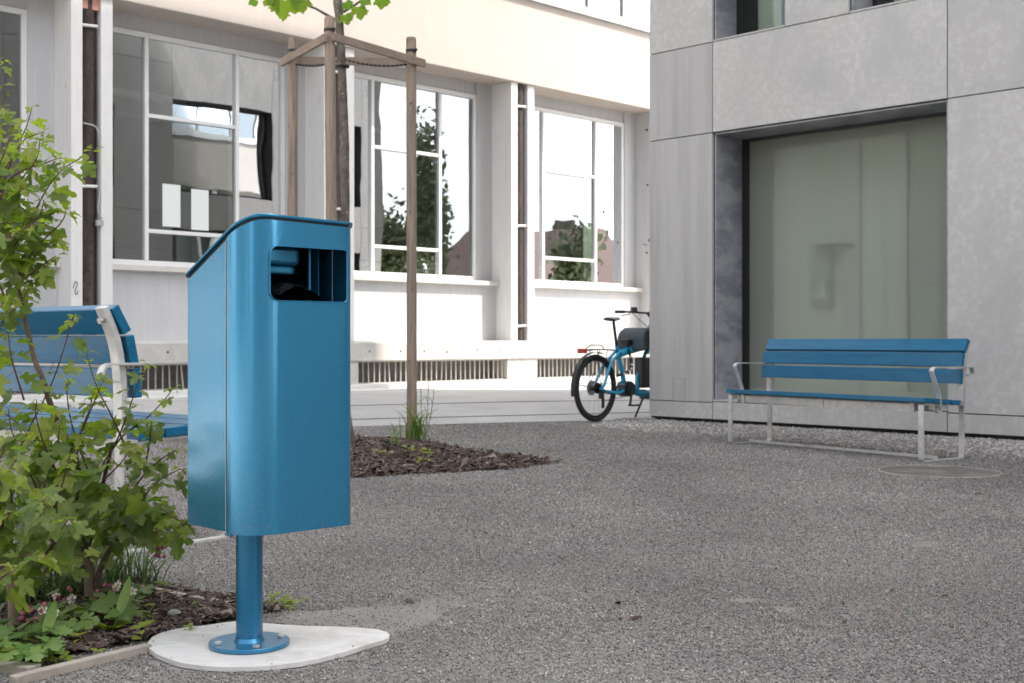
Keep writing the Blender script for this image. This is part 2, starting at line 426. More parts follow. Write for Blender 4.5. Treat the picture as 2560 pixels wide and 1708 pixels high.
M_['leaf_young'] = leaf_mat('young_field_maple_leaf', (0.22, 0.265, 0.045), (0.20, 0.245, 0.08), (0.29, 0.31, 0.06), vein=(0.28, 0.3, 0.1), trans=0.5)
M_['leaf_tip'] = leaf_mat('bronze_shoot_tip_leaf', (0.20, 0.19, 0.04), (0.20, 0.20, 0.07), (0.17, 0.24, 0.04), vein=(0.3, 0.25, 0.1), trans=0.4)
M_['leaf_tree'] = leaf_mat('norway_maple_leaf', (0.14, 0.25, 0.02), (0.16, 0.24, 0.04), (0.24, 0.30, 0.02), vein=(0.22, 0.3, 0.05), trans=0.5)
M_['far_foliage'] = mat('far_foliage', (0.17, 0.20, 0.10), 0.8, layers=[(1.5, (0.10, 0.125, 0.06), 0.45, 0.6)])
M_['leaf_low'] = leaf_mat('cranesbill_leaf', (0.095, 0.175, 0.045), (0.14, 0.20, 0.08), (0.19, 0.25, 0.07), trans=0.3)
M_['leaf_plantain'] = leaf_mat('ribwort_leaf', (0.30, 0.42, 0.18), (0.30, 0.42, 0.18), (0.36, 0.47, 0.22), veins=False, trans=0.3)
M_['grass'] = leaf_mat('grass_blade', (0.04, 0.085, 0.022), (0.06, 0.11, 0.035), (0.11, 0.17, 0.05), veins=False, trans=0.3)
M_['grass_tall'] = leaf_mat('tall_grass_blade', (0.09, 0.16, 0.03), (0.10, 0.17, 0.05), (0.20, 0.24, 0.06), veins=False, trans=0.4)

def chips_mat(name, cols, rough=0.85):
    """colour per loose piece through the random of each mesh island"""
    m = bpy.data.materials.new(name); nt, N, L, bs = nodes(m)
    g = N.new('ShaderNodeNewGeometry'); cr = N.new('ShaderNodeValToRGB')
    L.new(g.outputs['Random Per Island'], cr.inputs[0])
    while len(cr.color_ramp.elements) < len(cols): cr.color_ramp.elements.new(0.5)
    for i, (p, c) in enumerate(cols):
        cr.color_ramp.elements[i].position = p; cr.color_ramp.elements[i].color = (*c, 1)
    L.new(cr.outputs[0], bs.inputs['Base Color']); bs.inputs['Roughness'].default_value = rough
    return m
M_['chips'] = chips_mat('bark_mulch', [(0, (0.022, 0.015, 0.013)), (0.45, (0.065, 0.042, 0.033)), (0.75, (0.13, 0.088, 0.068)), (0.93, (0.19, 0.145, 0.12)), (1, (0.32, 0.26, 0.21))])

def stone_mat(name, cols, rough=0.7):
    m = bpy.data.materials.new(name); nt, N, L, bs = nodes(m)
    g = N.new('ShaderNodeObjectInfo'); cr = N.new('ShaderNodeValToRGB')
    L.new(g.outputs['Random'], cr.inputs[0])
    while len(cr.color_ramp.elements) < len(cols): cr.color_ramp.elements.new(0.5)
    for i, (p, c) in enumerate(cols):
        cr.color_ramp.elements[i].position = p; cr.color_ramp.elements[i].color = (*c, 1)
    # broad dusty and damp areas across the yard
    nz = N.new('ShaderNodeTexNoise'); nz.inputs['Scale'].default_value = 0.75; nz.inputs['Detail'].default_value = 5
    mp = N.new('ShaderNodeMapping'); mp.inputs['Scale'].default_value = (1, .6, 1); L.new(g.outputs['Location'], mp.inputs[0]); L.new(mp.outputs[0], nz.inputs['Vector'])
    mr = N.new('ShaderNodeMapRange'); mr.inputs['From Min'].default_value = .35; mr.inputs['From Max'].default_value = .68; mr.inputs['To Min'].default_value = .80; mr.inputs['To Max'].default_value = 1.28
    L.new(nz.outputs[0], mr.inputs['Value'])
    vs = N.new('ShaderNodeVectorMath'); vs.operation = 'SCALE'; L.new(cr.outputs[0], vs.inputs[0]); L.new(mr.outputs[0], vs.inputs['Scale'])
    L.new(vs.outputs[0], bs.inputs['Base Color']); bs.inputs['Roughness'].default_value = rough
    return m
M_['grit'] = stone_mat('grey_grit', [(0, (0.10, 0.094, 0.089)), (0.30, (0.20, 0.187, 0.176)), (0.65, (0.280, 0.260, 0.241)), (0.93, (0.355, 0.33, 0.305)), (0.985, (0.44, 0.415, 0.385)), (1, (0.56, 0.54, 0.51))])
M_['pebble'] = stone_mat('round_pebbles', [(0, (0.13, 0.125, 0.12)), (0.4, (0.24, 0.226, 0.21)), (0.75, (0.33, 0.305, 0.28)), (1, (0.50, 0.47, 0.44))])

def flake_mat(name, col, edge, metal=0.75, rough=0.38, dirt=False, grime=False):
    """metallic powder coat: fine flakes vary brightness and normal"""
    m = bpy.data.materials.new(name); nt, N, L, bs = nodes(m)
    tc = N.new('ShaderNodeTexCoord')
    vo = N.new('ShaderNodeTexVoronoi'); vo.inputs['Scale'].default_value = 900.0
    L.new(tc.outputs['Object'], vo.inputs['Vector'])
    sp = N.new('ShaderNodeSeparateColor'); L.new(vo.outputs['Color'], sp.inputs[0])
    mr = N.new('ShaderNodeMapRange'); mr.inputs['To Min'].default_value = 0.80; mr.inputs['To Max'].default_value = 1.22
    L.new(sp.outputs[0], mr.inputs['Value'])
    vs = N.new('ShaderNodeVectorMath'); vs.operation = 'SCALE'; vs.inputs[0].default_value = col
    L.new(mr.outputs[0], vs.inputs['Scale'])
    cur = vs.outputs[0]
    if dirt:
        nz = N.new('ShaderNodeTexNoise'); nz.inputs['Scale'].default_value = 260; nz.inputs['Detail'].default_value = 2
        L.new(tc.outputs['Object'], nz.inputs['Vector'])
        m2 = N.new('ShaderNodeMapRange'); m2.inputs['From Min'].default_value = 0.70; m2.inputs['From Max'].default_value = 0.76
        L.new(nz.outputs[0], m2.inputs['Value'])
        mx = N.new('ShaderNodeMix'); mx.data_type = 'RGBA'; L.new(m2.outputs[0], mx.inputs['Factor']); L.new(cur, mx.inputs['A']); mx.inputs['B'].default_value = (0.45, 0.47, 0.47, 1)
        cur = mx.outputs['Result']
    if grime:
        # dust splashed up the lower shell and faint handling marks
        sz = N.new('ShaderNodeSeparateXYZ'); L.new(tc.outputs['Object'], sz.inputs[0])
        gz = N.new('ShaderNodeMapRange'); gz.inputs['From Min'].default_value = 0.52; gz.inputs['From Max'].default_value = 0.33; gz.inputs['To Max'].default_value = 0.22; L.new(sz.outputs[2], gz.inputs['Value'])
        n3 = N.new('ShaderNodeTexNoise'); n3.inputs['Scale'].default_value = 70; n3.inputs['Detail'].default_value = 6; L.new(tc.outputs['Object'], n3.inputs['Vector'])
        m3 = N.new('ShaderNodeMapRange'); m3.inputs['From Min'].default_value = 0.5; m3.inputs['From Max'].default_value = 0.75; L.new(n3.outputs[0], m3.inputs['Value'])
        ml = N.new('ShaderNodeMath'); ml.operation = 'MULTIPLY'; L.new(gz.outputs[0], ml.inputs[0]); L.new(m3.outputs[0], ml.inputs[1])
        mg = N.new('ShaderNodeMix'); mg.data_type = 'RGBA'; L.new(ml.outputs[0], mg.inputs['Factor']); L.new(cur, mg.inputs['A']); mg.inputs['B'].default_value = (0.33, 0.31, 0.28, 1); cur = mg.outputs['Result']
        n4 = N.new('ShaderNodeTexNoise'); n4.inputs['Scale'].default_value = 7; n4.inputs['Detail'].default_value = 5; L.new(tc.outputs['Object'], n4.inputs['Vector'])
        m4 = N.new('ShaderNodeMapRange'); m4.inputs['To Min'].default_value = rough - .01; m4.inputs['To Max'].default_value = rough + .02; m4.inputs['From Min'].default_value = .3; m4.inputs['From Max'].default_value = .7; L.new(n4.outputs[0], m4.inputs['Value']); L.new(m4.outputs[0], bs.inputs['Roughness'])
    L.new(cur, bs.inputs['Base Color'])
    bs.inputs['Metallic'].default_value = metal; bs.inputs['Roughness'].default_value = rough
    bs.inputs['Coat Weight'].default_value = 0.7; bs.inputs['Coat Roughness'].default_value = 0.16
    bp = N.new('ShaderNodeBump'); bp.inputs['Strength'].default_value = 0.06; bp.inputs['Distance'].default_value = 0.0006
    L.new(sp.outputs[1], bp.inputs['Height']); L.new(bp.outputs[0], bs.inputs['Normal'])
    return m
M_['bin'] = flake_mat('blue_metallic_powder_coat', (0.028, 0.240, 0.435), None, 0.62, 0.24, grime=True)
M_['bin_post'] = flake_mat('blue_post_coat', (0.022, 0.20, 0.38), None, dirt=True)
# ---------------------------------------------------------------- ground, road
BED = [(-1.29, 3.25), (-0.727, 3.95), (-0.727 - .7986 * 4.2, 3.95 + .6018 * 4.2), (-1.29 - .7986 * 4.2, 3.25 + .6018 * 4.2)]
MOUND = [G(*p).to_2d() for p in [(1385, 1157), (1300, 1171), (1180, 1180), (1030, 1186), (900, 1196), (760, 1202), (640, 1190), (600, 1160), (640, 1125), (740, 1108), (860, 1100), (950, 1101), (1040, 1106), (1110, 1118), (1180, 1134), (1270, 1143), (1335, 1150)]]
PLATE_PX = [(369, 1607), (372, 1620), (390, 1634), (430, 1650), (455, 1657), (505, 1664), (570, 1667), (635, 1666), (690, 1662), (750, 1655), (800, 1645), (862, 1629), (915, 1612), (958, 1600), (972, 1593), (974, 1586), (966, 1579), (945, 1573), (895, 1568.5), (830, 1566), (760, 1564.5), (690, 1560), (640, 1556), (590, 1553), (560, 1556), (515, 1563), (455, 1569), (410, 1578), (380, 1592)]
PLATE = [tuple(G(x, y, 0.016).to_2d()) for x, y in PLATE_PX]
if sum(PLATE[i][0] * PLATE[(i + 1) % len(PLATE)][1] - PLATE[(i + 1) % len(PLATE)][0] * PLATE[i][1] for i in range(len(PLATE))) < 0: PLATE.reverse()
PEB = [tuple(G(x, y).to_2d()) for x, y in [(1480, 1066), (1560, 1078), (1640, 1080), (1722, 1081), (1800, 1092), (1918, 1103), (2054, 1112), (2221, 1129), (2340, 1143), (2438, 1147), (2560, 1150), (2800, 1156)]] + [(7.0, 7.85), (1.5, 13.35), (1.2, 13.5)]
SAND = [tuple(G(x, y).to_2d()) for x, y in [(600, 1560), (760, 1532), (900, 1520), (1060, 1506), (1180, 1504), (1120, 1530), (1075, 1560), (1010, 1580), (985, 1600), (800, 1600)]]
COVER = tuple(G(2348, 1180).to_2d()); COVER_R = 0.375
road_edge = [G(230, 1088).to_2d(), G(874, 1068).to_2d(), G(1330, 1056).to_2d(), G(1560, 1052).to_2d()]
b = MB(); S = 400
b.add([(-S, -S, 0), (S, -S, 0), (S, S, 0), (-S, S, 0)], [(0, 1, 2, 3)])
b.obj('ground', M_['sand'], kind='structure')
MB().add([(x, y, .0015) for x, y in SAND], [tuple(range(len(SAND)))]).obj('sand_patch', M_['sand_patch'], kind='structure')
MB().add([(-90, -90, .004), (-7, -90, .004), (-4.2, -6, .004), (-4.4, 4, .004), (-6.0, 8.4, .004), (-23.5, 8.0, .004), (-33.9, -4.2, .004), (-60, -30, .004), (-90, -30, .004)], [(0, 1, 2, 3, 4, 5, 6, 7, 8)]).obj('pale_fill_ground', M_['concrete_light'], kind='structure')  # added pale ground out of view, bounces fill light onto bin and yard
DUST = []
for (px_, py_, rx_, ry_, sd_) in [(1858, 1502, 36, 8, 2), (1965, 1527, 30, 8, 3), (2318, 1362, 40, 10, 4)]:
    rr_ = random.Random(sd_)
    DUST.append([tuple(G(px_ + rx_ * (1 + rr_.uniform(-.35, .35)) * math.cos(t * math.pi / 8), py_ + ry_ * (1 + rr_.uniform(-.35, .35)) * math.sin(t * math.pi / 8)).to_2d()) for t in range(16)])
for dp_ in DUST: MB().add([(x, y, .0018) for x, y in dp_], [tuple(range(16))]).obj('sand_patch', M_['sand_patch'], kind='structure')
# pale asphalt between the gravel yard and the white building
b = MB()
e = [(-24, 9.0)] + [tuple(p) for p in road_edge] + [(1.9, 13.75), (9.16, 21.0), (60, 70), (40, 80), (-24, 15.5), (-44, -4), (-34, -4)]
b.add([(x, y, 0.006) for x, y in e], [tuple(range(len(e)))])
b.obj('road', M_['asphalt'], kind='structure')
b = MB()
p0, p1, p2 = G(0, 1068, .01), G(874, 1048.5, .01), G(1640, 1030, .01)
b.strap([p0, p1, p2], (0, .05, 0), .003); b.strap([G(874, 1014, .01), G(1300, 1004, .01), G(1640, 1000, .01)], (0, .07, 0), .003)
b.obj('road_seam', M_['seam'], kind='structure')

# ---------------------------------------------------------------- white building
WB = thing('white_building', 'white and cream concrete building with tall framed windows behind the yard', 'building', (0, 23.78, 0), math.atan2(.7038, .7104))
PITCH = 4.38
ZB = 5.80
def part(name, bb, m, parent=WB, **k): return bb.obj(name, M_[m], parent, **k)
KS = range(-7, 3)
sx0, sx1 = KS[0] * PITCH - .03, (KS[-1] + 1) * PITCH - .03
part('fascia', MB().box(sx0, sx1, -.06, .60, ZB, 7.42), 'cream', bevel=.012)
part('upper_sill', MB().box(sx0, sx1, -.13, .2, 7.425, 7.52), 'white_paint')
part('upper_wall', MB().box(sx0, sx1, .30, .5, 7.52, 7.9).box(sx0, sx1, -.05, .5, 10.6, 12.2).box(sx0, sx1, -.05, .5, 15.0, 16.0), 'cream')
part('roof', MB().box(sx0 - .3, sx1 + .3, -.5, 12, 16.0, 16.3), 'concrete')
part('interior_floor', MB().box(sx0, sx1, .46, 7, .70, .82), 'interior_dark')
part('interior_ceiling', MB().box(sx0, sx1, .72, 7, 5.62, 5.70), 'interior')
part('back_wall', MB().box(sx0, sx1, 6.6, 6.8, .82, 5.62), 'interior')
part('outer_back_wall', MB().box(sx0, sx1, 11.8, 12, 0, 16.0), 'cream')
part('end_wall', MB().box(sx0 - .2, sx0, .0, 12, 0, 16), 'cream')
part('end_wall', MB().box(sx1, sx1 + .2, .0, 12, 0, 16), 'cream')
part('basement_shutter', MB().box(sx0, sx1, .34, .40, 0, .5), 'basement')
part('kerb', MB().box(sx0, sx1, -.22, .06, 0, .105), 'concrete_light', bevel=.01)
part('pavement_strip', MB().box(sx0, sx1, -.75, -.22, 0, .03), 'concrete_light')
part('plinth_beam', MB().box(sx0, sx1, -.06, .46, .50, .815), 'concrete', bevel=.01)
part('plinth_ledge', MB().box(sx0, sx1, .0, .47, .815, .845), 'concrete_light')
bar_me = MB().box(-.011, .011, -.006, .006, .10, .50).mesh('grate_bar', M_['grate'])
bolt_hole = MB().add([(.018 * math.cos(a), -.061, .018 * math.sin(a)) for a in [2 * math.pi * i / 10 for i in range(10)]], [tuple(range(10))]).mesh('bolt_hole', M_['dark'])
def room_details(b0, k):
    part('interior_column', MB().box(b0 + 2.55, b0 + 2.95, 1.0, 1.5, .82, 5.62), 'interior_green')
    part('radiator', MB().box(b0 + .5, b0 + 2.4, 1.1, 1.25, .95, 1.75), 'interior')
    part('ceiling_lamp', MB().box(b0 + .2, b0 + 3.0, 2.2, 2.4, 4.9, 5.0), 'white_paint')
    part('ceiling_lamp', MB().box(b0 + .2, b0 + 3.0, 4.0, 4.2, 4.9, 5.0), 'white_paint')
    part('shelf', MB().box(b0 + .3, b0 + 1.5, 3.0, 3.4, .82, 2.6 + .3 * (k % 3)), 'interior_dark')
    part('partition', MB().box(b0 + 3.3, b0 + 3.6, 2.5, 6.5, .82, 5.62), 'interior_green')
panes = {}
for k in KS:
    p = k * PITCH - .03
    b0 = p + .63
    seen = -3 <= k <= 1
    # pilaster: two steel flanges on a concrete web with a channel for the pipe
    part('pilaster', MB().box(p + .01, p + .62, .26, .64, .845, ZB), 'white_wall')
    part('pilaster_flange', MB().box(p, p + .17, -.012, .62, .845, ZB - .002), 'flange', bevel=.006)
    part('pilaster_flange', MB().box(p + .45, p + .63, -.010, .62, .845, ZB - .002), 'flange', bevel=.006)
    if seen or k == -4:
        pipe = part('drainpipe', MB().tube([(p + .30, .11, .85), (p + .30, .11, ZB)], .098, 14), 'rust', smooth=True)
        MB().box(p + .41, p + .435, .10, .22, .85, ZB).obj('channel_rail', M_['rust'], pipe)
        for zz in (1.12, 3.05, 5.35):
            MB().tube([(p + .16, .0, zz), (p + .40, .0, zz + .015)], .022, 8).obj('pipe_bracket', M_['flange'], pipe, smooth=True)
    part('plinth_pier', MB().box(p - .12, p + .70, -.03, .36, .0, .498), 'concrete', bevel=.008)
    # bay
    part('parapet_panel', MB().box(b0, p + PITCH, .40, .55, .845, 1.90), 'white_wall')
    part('window_sill', MB().box(b0 - .0, p + PITCH - .002, .30, .62, 1.90, 1.985), 'sill', bevel=.006)
    part('jamb_panel', MB().box(b0 + 3.36, p + PITCH, .52, .66, 1.985, ZB), 'white_wall')
    part('header_panel', MB().box(b0, b0 + 3.36, .575, .70, 5.56, ZB), 'white_wall')
    part('inner_reveal', MB().box(b0 + 3.36, p + PITCH + .63, .662, .9, .82, 5.62), 'interior')
    fr = MB()
    y0, y1 = .545, .625
    fr.box(b0, b0 + 3.36, y0, y1, 1.985, 2.075).box(b0, b0 + 3.36, y0, y1, 5.48, 5.56).box(b0, b0 + .05, y0, y1, 2.075, 5.48).box(b0 + 3.28, b0 + 3.36, y0, y1, 2.075, 5.48)
    w = part('window', fr, 'white_paint', bevel=.006)
    xs = [.05, .80, .865, 2.40, 2.465, 3.28]
    zs = [2.075, 2.50, 2.56, 4.27, 4.33, 5.48]
    MB().box(b0 + .80, b0 + .865, y0 - .012, y1, 2.075, 5.48).obj('mullion', M_['white_paint'], w, bevel=.006)
    MB().box(b0 + 2.40, b0 + 2.465, y0 - .012, y1, 2.075, 5.48).obj('mullion', M_['white_paint'], w, bevel=.006)
    for a, c in ((2.50, 2.56), (4.27, 4.33)):
        MB().box(b0 + .865, b0 + 2.40, y0, y1, a, c).obj('transom', M_['white_paint'], w, bevel=.006)
    for (xa, xb, za, zb) in ((.05, .80, 2.075, 5.48), (2.465, 3.28, 2.075, 5.48), (.865, 2.40, 2.075, 2.50), (.865, 2.40, 2.56, 4.27), (.865, 2.40, 4.33, 5.48)):
        MB().add([(b0 + xa, .59, za), (b0 + xb, .59, za), (b0 + xb, .59, zb), (b0 + xa, .59, zb)], [(0, 1, 2, 3)]).obj('pane', M_['glass_w'], w)
    if seen: room_details(b0, k)
    # basement grate
    gr = part('basement_grate', MB().box(b0 + .07, p + PITCH - .12, .03, .045, .475, .498).box(b0 + .07, p + PITCH - .12, .03, .045, .107, .125), 'grate')
    if seen:
        n = 30
        rr = random.Random(k)
        for i in range(n):
            x = b0 + .12 + (PITCH - .63 - .30) * i / (n - 1)
            if k == 1 and i > 12: break
            bent = rr.random() < .12
            M = Matrix.Translation((x, .055, 0)) @ Matrix.Rotation(rr.gauss(0, .01) + (rr.uniform(-.12, .12) if bent else 0), 4, 'Y')
            inst('grate_bar', bar_me, gr, M)
        for i in range(6):
            inst('bolt_hole', bolt_hole, WB, Matrix.Translation((b0 + .3 + i * .62 + rr.uniform(-.1, .1), 0, .66 + rr.uniform(-.02, .02))))
    # upper windows
    for fl, (za, zb) in enumerate(((7.52, 10.6), (12.2, 15.0))):
        if fl and not seen: continue
        fb = MB()
        for q in range(4): 
            x = p + .02 + q * PITCH / 4
            fb.box(x, x + .09, -.02, .07, za, zb)
        fb.box(p, p + PITCH, -.018, .068, za, za + .10).box(p, p + PITCH, -.018, .068, zb - .1, zb)
        uw = part('upper_window', fb, 'white_paint')
        for q in range(4):
            x = p + .11 + q * PITCH / 4
            MB().add([(x, .03, za + .1), (x + PITCH / 4 - .09, .03, za + .1), (x + PITCH / 4 - .09, .03, zb - .1), (x, .03, zb - .1)], [(0, 1, 2, 3)]).obj('pane', M_['glass_w'], uw)
            MB().box(x, x + PITCH / 4 - .09, .12, .125, za + .1, zb - .1).obj('blind', M_['blind'], uw)
# details seen through or on the first window and pilaster
p = -2 * PITCH - .03; b0 = p + .63
part('paper_sheet', MB().box(b0 + 1.12, b0 + 1.43, .580, .583, 2.62, 3.28), 'sheet')
part('paper_sheet', MB().box(b0 + 1.62, b0 + 1.93, .580, .583, 2.60, 3.24), 'sheet')
part('pipe_head', MB().box(p + .17, p + .44, .02, .2, 5.60, 5.795), 'salmon')
part('loose_cable', MB().tube(fillet([(p + .18, -.02, 3.95), (p + .38, -.02, 3.93), (p + .435, -.02, 3.7), (p + .43, -.02, 3.0), (p + .39, -.02, 2.72), (p + .46, -.02, 2.6)], .08), .011, 6), 'cable', smooth=True)
part('cable_clip', MB().box(p + .37, p + .47, -.05, .0, 2.50, 2.58), 'cable')
# painted squiggle on the flange
part('graffiti_mark', MB().tube(fillet([(p + .03, -.014, 1.60), (p + .06, -.014, 1.70), (p + .10, -.014, 1.66), (p + .07, -.014, 1.60), (p + .05, -.014, 1.52), (p + .085, -.014, 1.50), (p + .10, -.014, 1.56)], .03), .006, 5), 'dark')
# rusty fixing holes on the far right pilaster flank
for (dy, zz, r_) in ((.12, 5.42, .035), (.10, 4.22, .03), (.05, 3.02, .035), (.14, 2.92, .022), (.20, 2.94, .02), (.12, 2.75, .03)):
    x = PITCH - .03
    MB().add([(x - .0135, dy + .1 + r_ * math.cos(a), zz + r_ * .8 * math.sin(a)) for a in [2 * math.pi * i / 12 for i in range(12)]], [tuple(range(12))]).obj('fixing_hole', M_['soil'], WB)
part('pilaster_face', MB().box(PITCH - .042, PITCH - .031, .0, .62, .85, ZB - .004), 'white_wall')
# thin black bracket lamp by the corner
part('wall_bracket', MB().box(PITCH - .10, PITCH + .02, -.35, -.05, 1.98, 2.0).box(PITCH - .06, PITCH - .02, -.2, .0, 1.90, 1.98), 'black_plastic')

# ---------------------------------------------------------------- grey building
GB = thing('grey_building', 'grey fibre cement clad building with deep set windows right of the yard', 'building', (1.468, 13.3, 0), math.atan2(-.7103, .704))
def gpanel(x0, x1, z0, z1, m='panel', y0=0.0, th=.03, name='cladding_panel', g=.005):
    return MB().box(x0 + g, x1 - g, y0, y0 + th, z0 + g, z1 - g).obj(name, M_[m], GB, bevel=.002)
LEN, DEP, HT = 24.0, 10.9, 22.0
PL = .218
glass_list = []
def opening(x0, x1, z0, z1, deep=.52, blackw=.09, name='window', curtain=True, gm='glass_g'):
    fr = MB()
    fr.box(x0, x0 + blackw, deep - .03, deep + .05, z0, z1).box(x1 - .05, x1, deep - .03, deep + .05, z0, z1).box(x0 + blackw, x1 - .05, deep - .03, deep + .05, z1 - .05, z1).box(x0 + blackw, x1 - .05, deep - .03, deep + .05, z0, z0 + .04)
    w = fr.obj(name, M_['black_frame'], GB)
    MB().add([(x0 + blackw, deep + .01, z0 + .04), (x1 - .05, deep + .01, z0 + .04), (x1 - .05, deep + .01, z1 - .05), (x0 + blackw, deep + .01, z1 - .05)], [(0, 1, 2, 3)]).obj('pane', M_[gm], w)
    # reveal linings
    lin = MB()
    MB().box(x0 + .004, x0 + .022, .034, deep - .03, z0 + .022, z1 - .022).obj('reveal_panel', M_['reveal'], w)
    MB().box(x1 - .022, x1 - .004, .034, deep - .03, z0 + .022, z1 - .022).obj('reveal_panel', M_['reveal'], w)
    MB().box(x0 + .004, x1 - .004, .034, deep - .03, z1 - .02, z1 - .004).obj('soffit_panel', M_['reveal'], w)
    MB().box(x0 + .004, x1 - .004, .002, deep - .03, z0 + .004, z0 + .02).obj('ledge', M_['panel'], w)
    if curtain:
        MB().box(x0 + .1, x0 + (x1 - x0) * .45, deep + .25, deep + .27, z0, z1).obj('curtain', M_['blind'], w)
    return w
wall = MB()   # solid structure behind the cladding
def solid(x0, x1, z0, z1): wall.box(x0, x1, .033, .60, z0, z1)
bays = [(.826, 3.347), (5.1, 7.6), (9.4, 11.9), (13.7, 16.2), (18.0, 20.5)]
cols = []; c0 = 0.0
for a, c in bays: cols.append((c0, a)); c0 = c
cols.append((c0, LEN))
floors = [(3.907, 6.4), (7.35, 9.9), (10.85, 13.4), (14.35, 16.9)]
bands = [(2.98, 3.907), (6.4, 7.35), (9.9, 10.85), (13.4, 14.35), (16.9, HT)]
for i, (a, c) in enumerate(cols):
    if i == 0:
        hp = gpanel(.3195, .4755, PL, .4635, 'panel_streak', name='access_hatch', g=.003)
        pg = [(a + .005, PL + .005), (.318, PL + .005), (.318, .463), (.477, .463), (.477, PL + .005), (c - .005, PL + .005), (c - .005, 2.975), (a + .005, 2.975)]
        q = len(pg)
        MB().add([(x, 0, z) for x, z in pg] + [(x, .03, z) for x, z in pg], [tuple(range(q)), tuple(reversed(range(q, 2 * q)))] + [(j, q + j, q + (j + 1) % q, (j + 1) % q) for j in range(q)]).obj('cladding_panel', M_['panel_streak'], GB)
    else: gpanel(a, c, PL, 2.98, 'panel')
    gpanel(a, c, .0 - .12 + .12 + .045, PL, 'panel', name='plinth_panel')
    solid(a + .002 if i else .006, c - .006, 0.03, HT)
    for z0, z1 in bands: gpanel(a, c, z0, z1, 'panel_streak' if i == 0 else 'panel')
    for z0, z1 in floors: gpanel(a, c, z0, z1)
for i, (a, c) in enumerate(bays):
    gpanel(a, c, .045, PL + .012, 'panel', name='plinth_panel')
    solid(a - .006, c + .002, .03, PL); 
    for z0, z1 in bands:
        gpanel(a, c, z0, z1); solid(a - .006, c + .002, z0 + .004, z1 - .004)
    w = opening(a, c, PL + .012, 2.98, curtain=False, gm='film')
    for z0, z1 in floors:
        gpanel(a + .86, a + 1.56, z0, z1); solid(a + .866, a + 1.554, z0 - .004, z1 + .004)
        opening(a, a + .86, z0, z1, deep=.42, blackw=.07); opening(a + 1.56, c, z0, z1, deep=.42, blackw=.07)
wall.obj('wall_core', M_['dark'], GB)
# side face along local +y (seen mirrored in the white building's windows)
sidew = MB(); 
def spanel(y0, y1, z0, z1, m='panel'): MB().box(-.002, .028, y0 + .005, y1 - .005, z0 + .005, z1 - .005).obj('cladding_panel', M_[m], GB)
sb = [(.0, .034, 0), (.60, 2.2, 0), (2.2, 3.1, 1), (3.1, 4.6, 0), (4.6, 7.4, 2), (7.4, 9.0, 0), (9.0, 10.2, 1), (10.2, DEP, 0)]
spanel(.034, .60, .045, 2.98); spanel(.034, .60, 2.98, 3.907); spanel(.034, .60, 3.907, 10)
for a, c, t in sb[1:]:
    if t == 0:
        for z0, z1 in ((.045, 3.0), (3.0, 3.9), (3.9, 7.4), (7.4, 11), (11, HT)): spanel(a, c, z0, z1)
        sidew.box(.03, .55, a, c, 0.03, HT)
    else:
        ops = [(.3, 3.2), (4.4, 6.6), (7.9, 10.1), (11.5, 13.6)] if t == 1 else [(2.2, 3.5), (4.4, 6.6), (7.9, 10.1), (11.5, 13.6)]
        zz = .045
        for z0, z1 in ops:
            spanel(a, c, zz, z0, 'cream' if (t == 2 and zz < 1) else 'panel'); sidew.box(.03, .55, a, c, zz, z0); 
            fr = MB().box(.30, .36, a, a + .08, z0, z1).box(.30, .36, c - .08, c, z0, z1).box(.30, .36, a + .08, c - .08, z0, z0 + .07).box(.30, .36, a + .08, c - .08, z1 - .07, z1)
            w = fr.obj('window', M_['black_frame'], GB)
            MB().add([(.33, a + .08, z0 + .07), (.33, c - .08, z0 + .07), (.33, c - .08, z1 - .07), (.33, a + .08, z1 - .07)], [(0, 1, 2, 3)]).obj('pane', M_['glass_w'], w)
            MB().box(.50, .52, a + .1, a + (c - a) * .6, z0, z1).obj('curtain', M_['blind'], w)
            zz = z1
        spanel(a, c, zz, HT); sidew.box(.03, .55, a, c, zz, HT)
sidew.obj('side_wall_core', M_['dark'], GB)
MB().box(0.0, LEN, 0.0, DEP, HT, HT + .3).obj('roof', M_['concrete'], GB)
MB().box(LEN - .2, LEN, .6, DEP, 0, HT).box(.6, LEN - .2, DEP - .2, DEP, 0, HT).obj('rear_wall', M_['panel'], GB)
for zf in (.1, 3.4, 6.9, 10.35, 13.85): MB().box(.56, LEN - .2, .61, DEP - .2, zf, zf + .25).obj('floor_slab', M_['interior'], GB)
# inside the ground floor window: pale partitions, column, blind and a cowled dispenser
MB().box(1.00, 2.51, .86, .90, .30, 2.88).obj('partition_board', M_['interior'], GB)
MB().box(1.84, 2.03, .80, .859, .30, 2.84).obj('partition_post', M_['blind'], GB)
MB().box(.6, 12, 2.6, 2.7, .36, 3.4).obj('inner_wall', M_['interior'], GB)
bl = MB().box(2.512, 3.4, .92, .96, .30, 2.9).obj('inner_partition', M_['interior_green'], GB)
bb = MB()
for i in range(22): bb.box(2.53, 3.20, .88, .90, 1.42 + i * .036, 1.42 + i * .036 + .022)
bb.obj('blind_slats', M_['blind'], GB, kind='stuff')
dsp = MB().box(1.50, 1.72, .76, .859, 1.20, 1.80).obj('dispenser', M_['interior_green'], GB)
MB().prism([(1.62, .60), (1.98, .60), (1.98, .799), (1.62, .799)], 1.80, 1.825).obj('cowl', M_['interior_dark'], dsp)
MB().box(1.62, 1.69, .73, .759, 1.28, 1.46).obj('lever', M_['sheet'], dsp)
# dark gap below the cladding
MB().box(.05, LEN, .04, .2, 0, .04).obj('base_gap', M_['dark'], GB)
